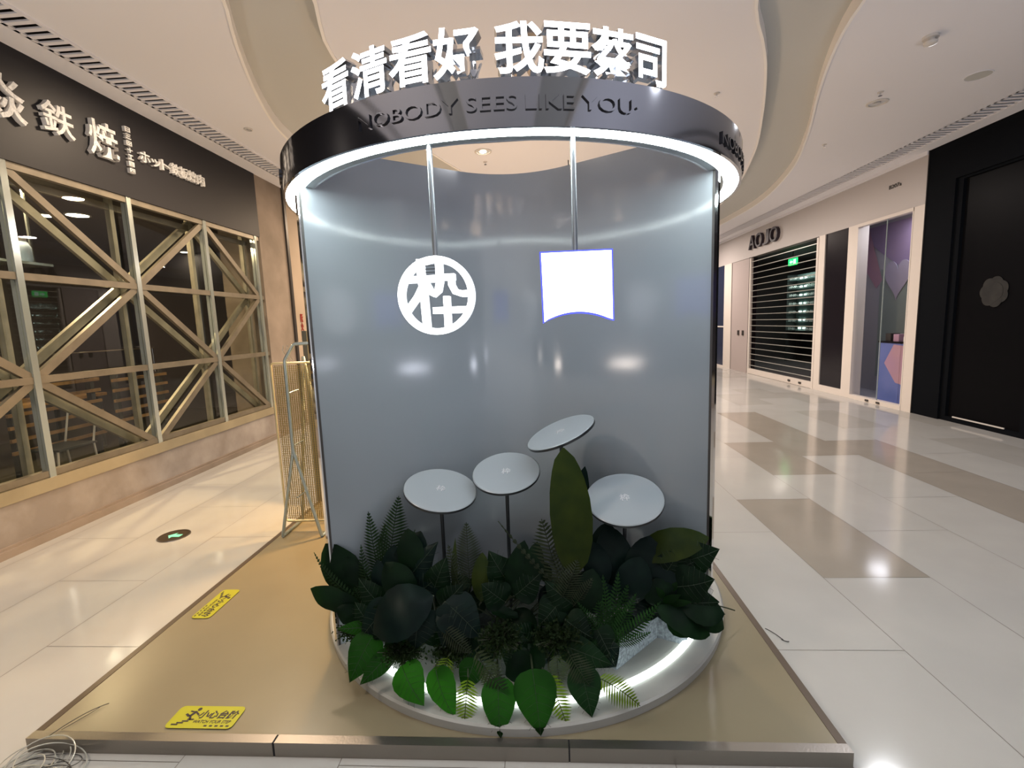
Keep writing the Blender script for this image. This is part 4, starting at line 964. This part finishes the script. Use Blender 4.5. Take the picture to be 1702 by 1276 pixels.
# thin roots poking over the rim at right
tag(obj('dry_stalk', tube(tube(BM(), curve3((.62, 2.22, .16), (.78, 2.20, .17), (.93, 2.23, .10)), .003, 6), curve3((.62, 2.20, .15), (.74, 2.17, .13), (.86, 2.17, .12)), .002, 6), M_stem), 'thin dry stalks reaching over the right rim of the plinth', 'stalk')
# bushes of tiny leaves
def bush(name, label, c, r, n, ls, mt):
    t = thing(name, label, 'plant', (c[0], c[1], ZP), G3); f = BM(); s = BM(); rnd = random.Random(len(label))
    c = Vector(c)
    for k in range(n):
        d = Vector((rnd.gauss(0, 1), rnd.gauss(0, 1), rnd.gauss(0, 1)*.8)).normalized(); e = c+Vector((d.x*r[0], d.y*r[1], d.z*r[2]))*(.55+.45*rnd.random())
        if k % 8 == 0: tube(s, [Vector((c.x, c.y, ZP)), c, e], .0016, 4)
        for q in range(5):
            p = c.lerp(e, .35+.16*q); dd = Vector((rnd.gauss(0, 1), rnd.gauss(0, 1), rnd.gauss(0, 1))).normalized()*ls
            sd = dd.cross(Vector((rnd.gauss(0, 1), rnd.gauss(0, 1), 1))).normalized()*ls*.35
            f.faces.new([f.verts.new(x) for x in (p, p+dd*.5+sd, p+dd, p+dd*.5-sd)])
    obj('foliage', f, mt, t); obj('stem', s, M_stem, t)
def cz(p, dz=0): return (p.x, p.y, max(p.z, .19)+dz)
bush('asparagus_fern', 'fuzzy asparagus fern at the left rim of the plinth', cz(A(585, 1050, 1.92)), (.09, .06, .05), 170, .012, M_moss)
bush('boxwood_bush', 'fuzzy green bush above the bright leaves at left front', cz(A(670, 1085, 1.72)), (.11, .06, .06), 240, .012, M_moss)
bush('boxwood_bush', 'bush of tiny curled leaves at the front centre', cz(A(830, 1060, 1.70)), (.10, .07, .08), 260, .015, M_moss)
bush('boxwood_bush', 'dark bush between the front centre and the fern rosette', cz(A(930, 1060, 1.74)), (.13, .08, .09), 280, .016, M_moss)
bush('boxwood_bush', 'dark bush between the left leaves and the centre ferns', cz(A(750, 1085, 1.74)), (.10, .07, .06), 240, .014, M_moss)
bush('asparagus_fern', 'feathery bush in front of the fern spears at left', cz(A(620, 985, 1.98)), (.09, .06, .12), 200, .014, M_fern)
# dense dark leaves filling the middle
def fill(label, x0, x1, y0, y1, Ya, Yb, n, mt, seed, wd=.12):
    rnd = random.Random(seed); ls = []
    bx = A((x0+x1)/2, (y0+y1)/2, (Ya+Yb)/2)
    for k in range(n):
        px, py = rnd.uniform(x0, x1), rnd.uniform(y0, y1); Y = Ya+(Yb-Ya)*((y1-py)/(y1-y0))+rnd.uniform(-.02, .02)
        p = A(px, py, Y); a = rnd.uniform(-1.4, 1.4); L_ = rnd.uniform(.09, .15)
        q = p+Vector((math.sin(a)*L_, -.05, math.cos(a)*L_*.7*(1 if rnd.random() < .6 else -1)))
        q.z = max(q.z, .17)
        ls.append(LF(p, q, wd*rnd.uniform(.7, 1.1), rnd.choice(('heart', 'paddle')), wave=.03, nrm=(rnd.uniform(-.4, .4), -1, rnd.uniform(.2, 1))))
    plant('broad_leaf_plant', label, 'plant', base_at(bx.x, max(bx.y+.1, 1.9)), ls, mt, .003, G1)
fill('low dark foliage at the left centre of the planting', 640, 760, 960, 1080, 1.78, 2.0, 16, M_leafdark, 1)
fill('low dark foliage filling the centre of the planting', 770, 900, 960, 1100, 1.74, 2.0, 20, M_leafdark, 2)
fill('low dark foliage right of centre below the paddle leaf', 900, 1010, 960, 1100, 1.74, 2.0, 18, M_leafblue, 3)
fill('low dark foliage at the right of the planting behind the sprig', 1020, 1140, 930, 1020, 1.88, 2.05, 18, M_leafblue, 4)

# ------------------------------------------------------------------ perforated sign stand
t = thing('leaflet_stand', 'tubular steel A-frame stand carrying a tall perforated brass board', 'stand', (-1.76, 3.2, PH))
SY, z0 = 3.18, PH+.012
j = Vector((-1.774, SY, .702))
obj('front_legs', tube(tube(BM(), [(-1.912, SY, z0), j, j+Vector((.002, 0, .04))], .0115, 12), [(-1.619, SY, z0), j+Vector((.004, 0, 0)), j+Vector((.002, 0, .05))], .0115, 12), M_standtube, t)
obj('upright', tube(BM(), [j, (-1.77, SY, 1.345), (-1.762, SY, 1.365), (-1.70, SY, 1.455), (-1.685, SY, 1.463), (-1.40, SY+.02, 1.468)], .0115, 12), M_standtube, t)
obj('base_rail', tube(BM(), [(-1.912, SY, z0), (-1.915, SY+.30, z0)], .0115, 12), M_standtube, t)
obj('base_rail', tube(BM(), [(-1.619, SY, z0), (-1.619, SY+.30, z0)], .0115, 12), M_standtube, t)
obj('rear_legs', tube(tube(BM(), [(-1.915, SY+.30, z0), (-1.774, SY+.27, 1.36)], .0115, 12), [(-1.619, SY+.30, z0), (-1.774, SY+.27, 1.36)], .0115, 12), M_standtube, t)
bm = BM(); x0, x1, zz0, zz1, yy = -1.943, -1.622, .132, 1.325, 3.30
nx, nz = 19, 0; cw = (x1-x0-.03)/nx; nz = int((zz1-zz0-.03)/(cw*.87)); ch = (zz1-zz0-.03)/nz
for j_ in range(nz):
    for i in range(nx):
        X0 = x0+.015+i*cw; Z0 = zz0+.015+j_*ch; hx = X0+cw*(.5 if j_ % 2 else .5); 
        cx_, cz_ = X0+cw/2, Z0+ch/2; q = [(X0, Z0), (X0+cw/2, Z0), (X0+cw, Z0), (X0+cw, Z0+ch), (X0+cw/2, Z0+ch), (X0, Z0+ch)]
        h6 = [(cx_+cw*.36*math.cos(PI*(4+k)/3+0), cz_+cw*.36*math.sin(PI*(4+k)/3)) for k in range(6)]
        order = [(-135), (-90), (-45), (45), (90), (135)]
        h6 = [(cx_+cw*.36*math.cos(D(a)), cz_+cw*.36*math.sin(D(a))) for a in order]
        Q = [bm.verts.new((x, yy, z)) for x, z in q]; H6 = [bm.verts.new((x, yy, z)) for x, z in h6]
        for k in range(6): bm.faces.new((Q[k], Q[(k+1) % 6], H6[(k+1) % 6], H6[k]))
obj('perforated_board', bm, M_gold, t)
bm = BM(); rp = []
for cxx, czz, a0 in ((x1-.02, zz1-.02, 0), (x0+.02, zz1-.02, 90), (x0+.02, zz0+.02, 180), (x1-.02, zz0+.02, 270)):
    for k in range(5): rp.append((cxx+.02*math.cos(D(a0+k*22.5)), yy, czz+.02*math.sin(D(a0+k*22.5))))
tube(bm, rp, .008, 8, closed=True)
obj('board_edge', bm, M_goldedge, t)
bm = BM()
for x in (-1.80, -1.77): tube(bm, [(x, yy, 1.325), (x, yy-.03, 1.36), (x+.005, SY+.03, 1.42), (x+.02, SY+.02, 1.455)], .003, 6)
obj('hanging_hook', bm, M_chrome, t)
for z in (1.12, .74, .36): obj('clip', tube(BM(), [(-1.775, SY, z), (-1.76, yy, z+.01)], .005, 8), M_standtube, t)
# warm-lit rack behind the stand
t = thing('product_rack', 'warm glowing shelf rack seen through the perforated board', 'shelf', (-1.5, 3.9, PH))
for x in (-2.0, -1.40): obj('upright', bbox((x, 3.9, PH), (x+.04, 4.1, 1.55)), M_intpanel, t)
M_warm = mat('warm_row_glow', (1, .8, .4), .4, emit=(1, .74, .34), es=1.7)
M_tanb = mat('rack_back_cream', (.62, .50, .30), .5)
obj('back_board', bbox((-2.0, 4.1, PH), (-1.30, 4.12, 1.55)), M_tanb, t)
for z in (.45, .72, .99, 1.26): obj('shelf_board', bbox((-1.96, 3.9, z), (-1.36, 4.1, z+.02)), M_intpanel, t); 
for z in (.50, .77, 1.04, 1.31): obj('lit_row', bbox((-1.70, 3.93, z+.02), (-1.42, 3.95, z+.10)), M_warm, t)  # glowing strips added in place of warm-lit goods on the shelves

# ------------------------------------------------------------------ loose cables and twigs
def loops(name, label, c, n, seed, mt, r, ww=.11):
    rnd = random.Random(seed); bm = BM()
    for k in range(n):
        cc = Vector((c[0]+rnd.uniform(-.05, .05), c[1]+rnd.uniform(-.03, .03), .006)); pts = []
        a0 = rnd.random()*6; R1 = ww*rnd.uniform(.5, 1); R2 = ww*rnd.uniform(.35, .8); lift = rnd.uniform(.01, .07)
        for i in range(40):
            a = a0+i/39*PI*rnd.choice((2, 2))*1.35 if False else a0+i/39*PI*2.3
            pts.append(cc+Vector((R1*math.cos(a), R2*math.sin(a), lift*(.5+.5*math.sin(a*1.0+k)))))
        tube(bm, pts, r, 6)
    return tag(obj(name, bm, mt), label, 'cable')
loops('cable_coil', 'tangled clear cable loops lying on the floor at the platform corner', (-1.86, 1.40), 8, 5, M_wire, .0022, .12)
loops('cable_coil', 'thin dark cable loops tangled in the clear ones at the corner', (-1.82, 1.39), 4, 9, M_wiredark, .0014, .13)
tag(obj('loose_wire', tube(tube(BM(), curve3((-1.90, 1.50, .061), (-1.86, 1.60, .075), (-1.81, 1.66, .060), 10), .0014, 6), curve3((-1.88, 1.53, .061), (-1.84, 1.60, .062), (-1.83, 1.64, .060), 8), .001, 6), M_wiredark), 'thin dark wire ends on the left corner of the platform', 'wire')
tag(obj('fallen_twig', tube(tube(BM(), curve3((1.080, 2.232, .003), (1.105, 2.20, .006), (1.125, 2.145, .003), 10), .0018, 6), curve3((1.118, 2.15, .003), (1.13, 2.13, .004), (1.145, 2.135, .003), 6), .002, 6), M_wiredark), 'small dark twig on the pale tiles right of the platform', 'twig')
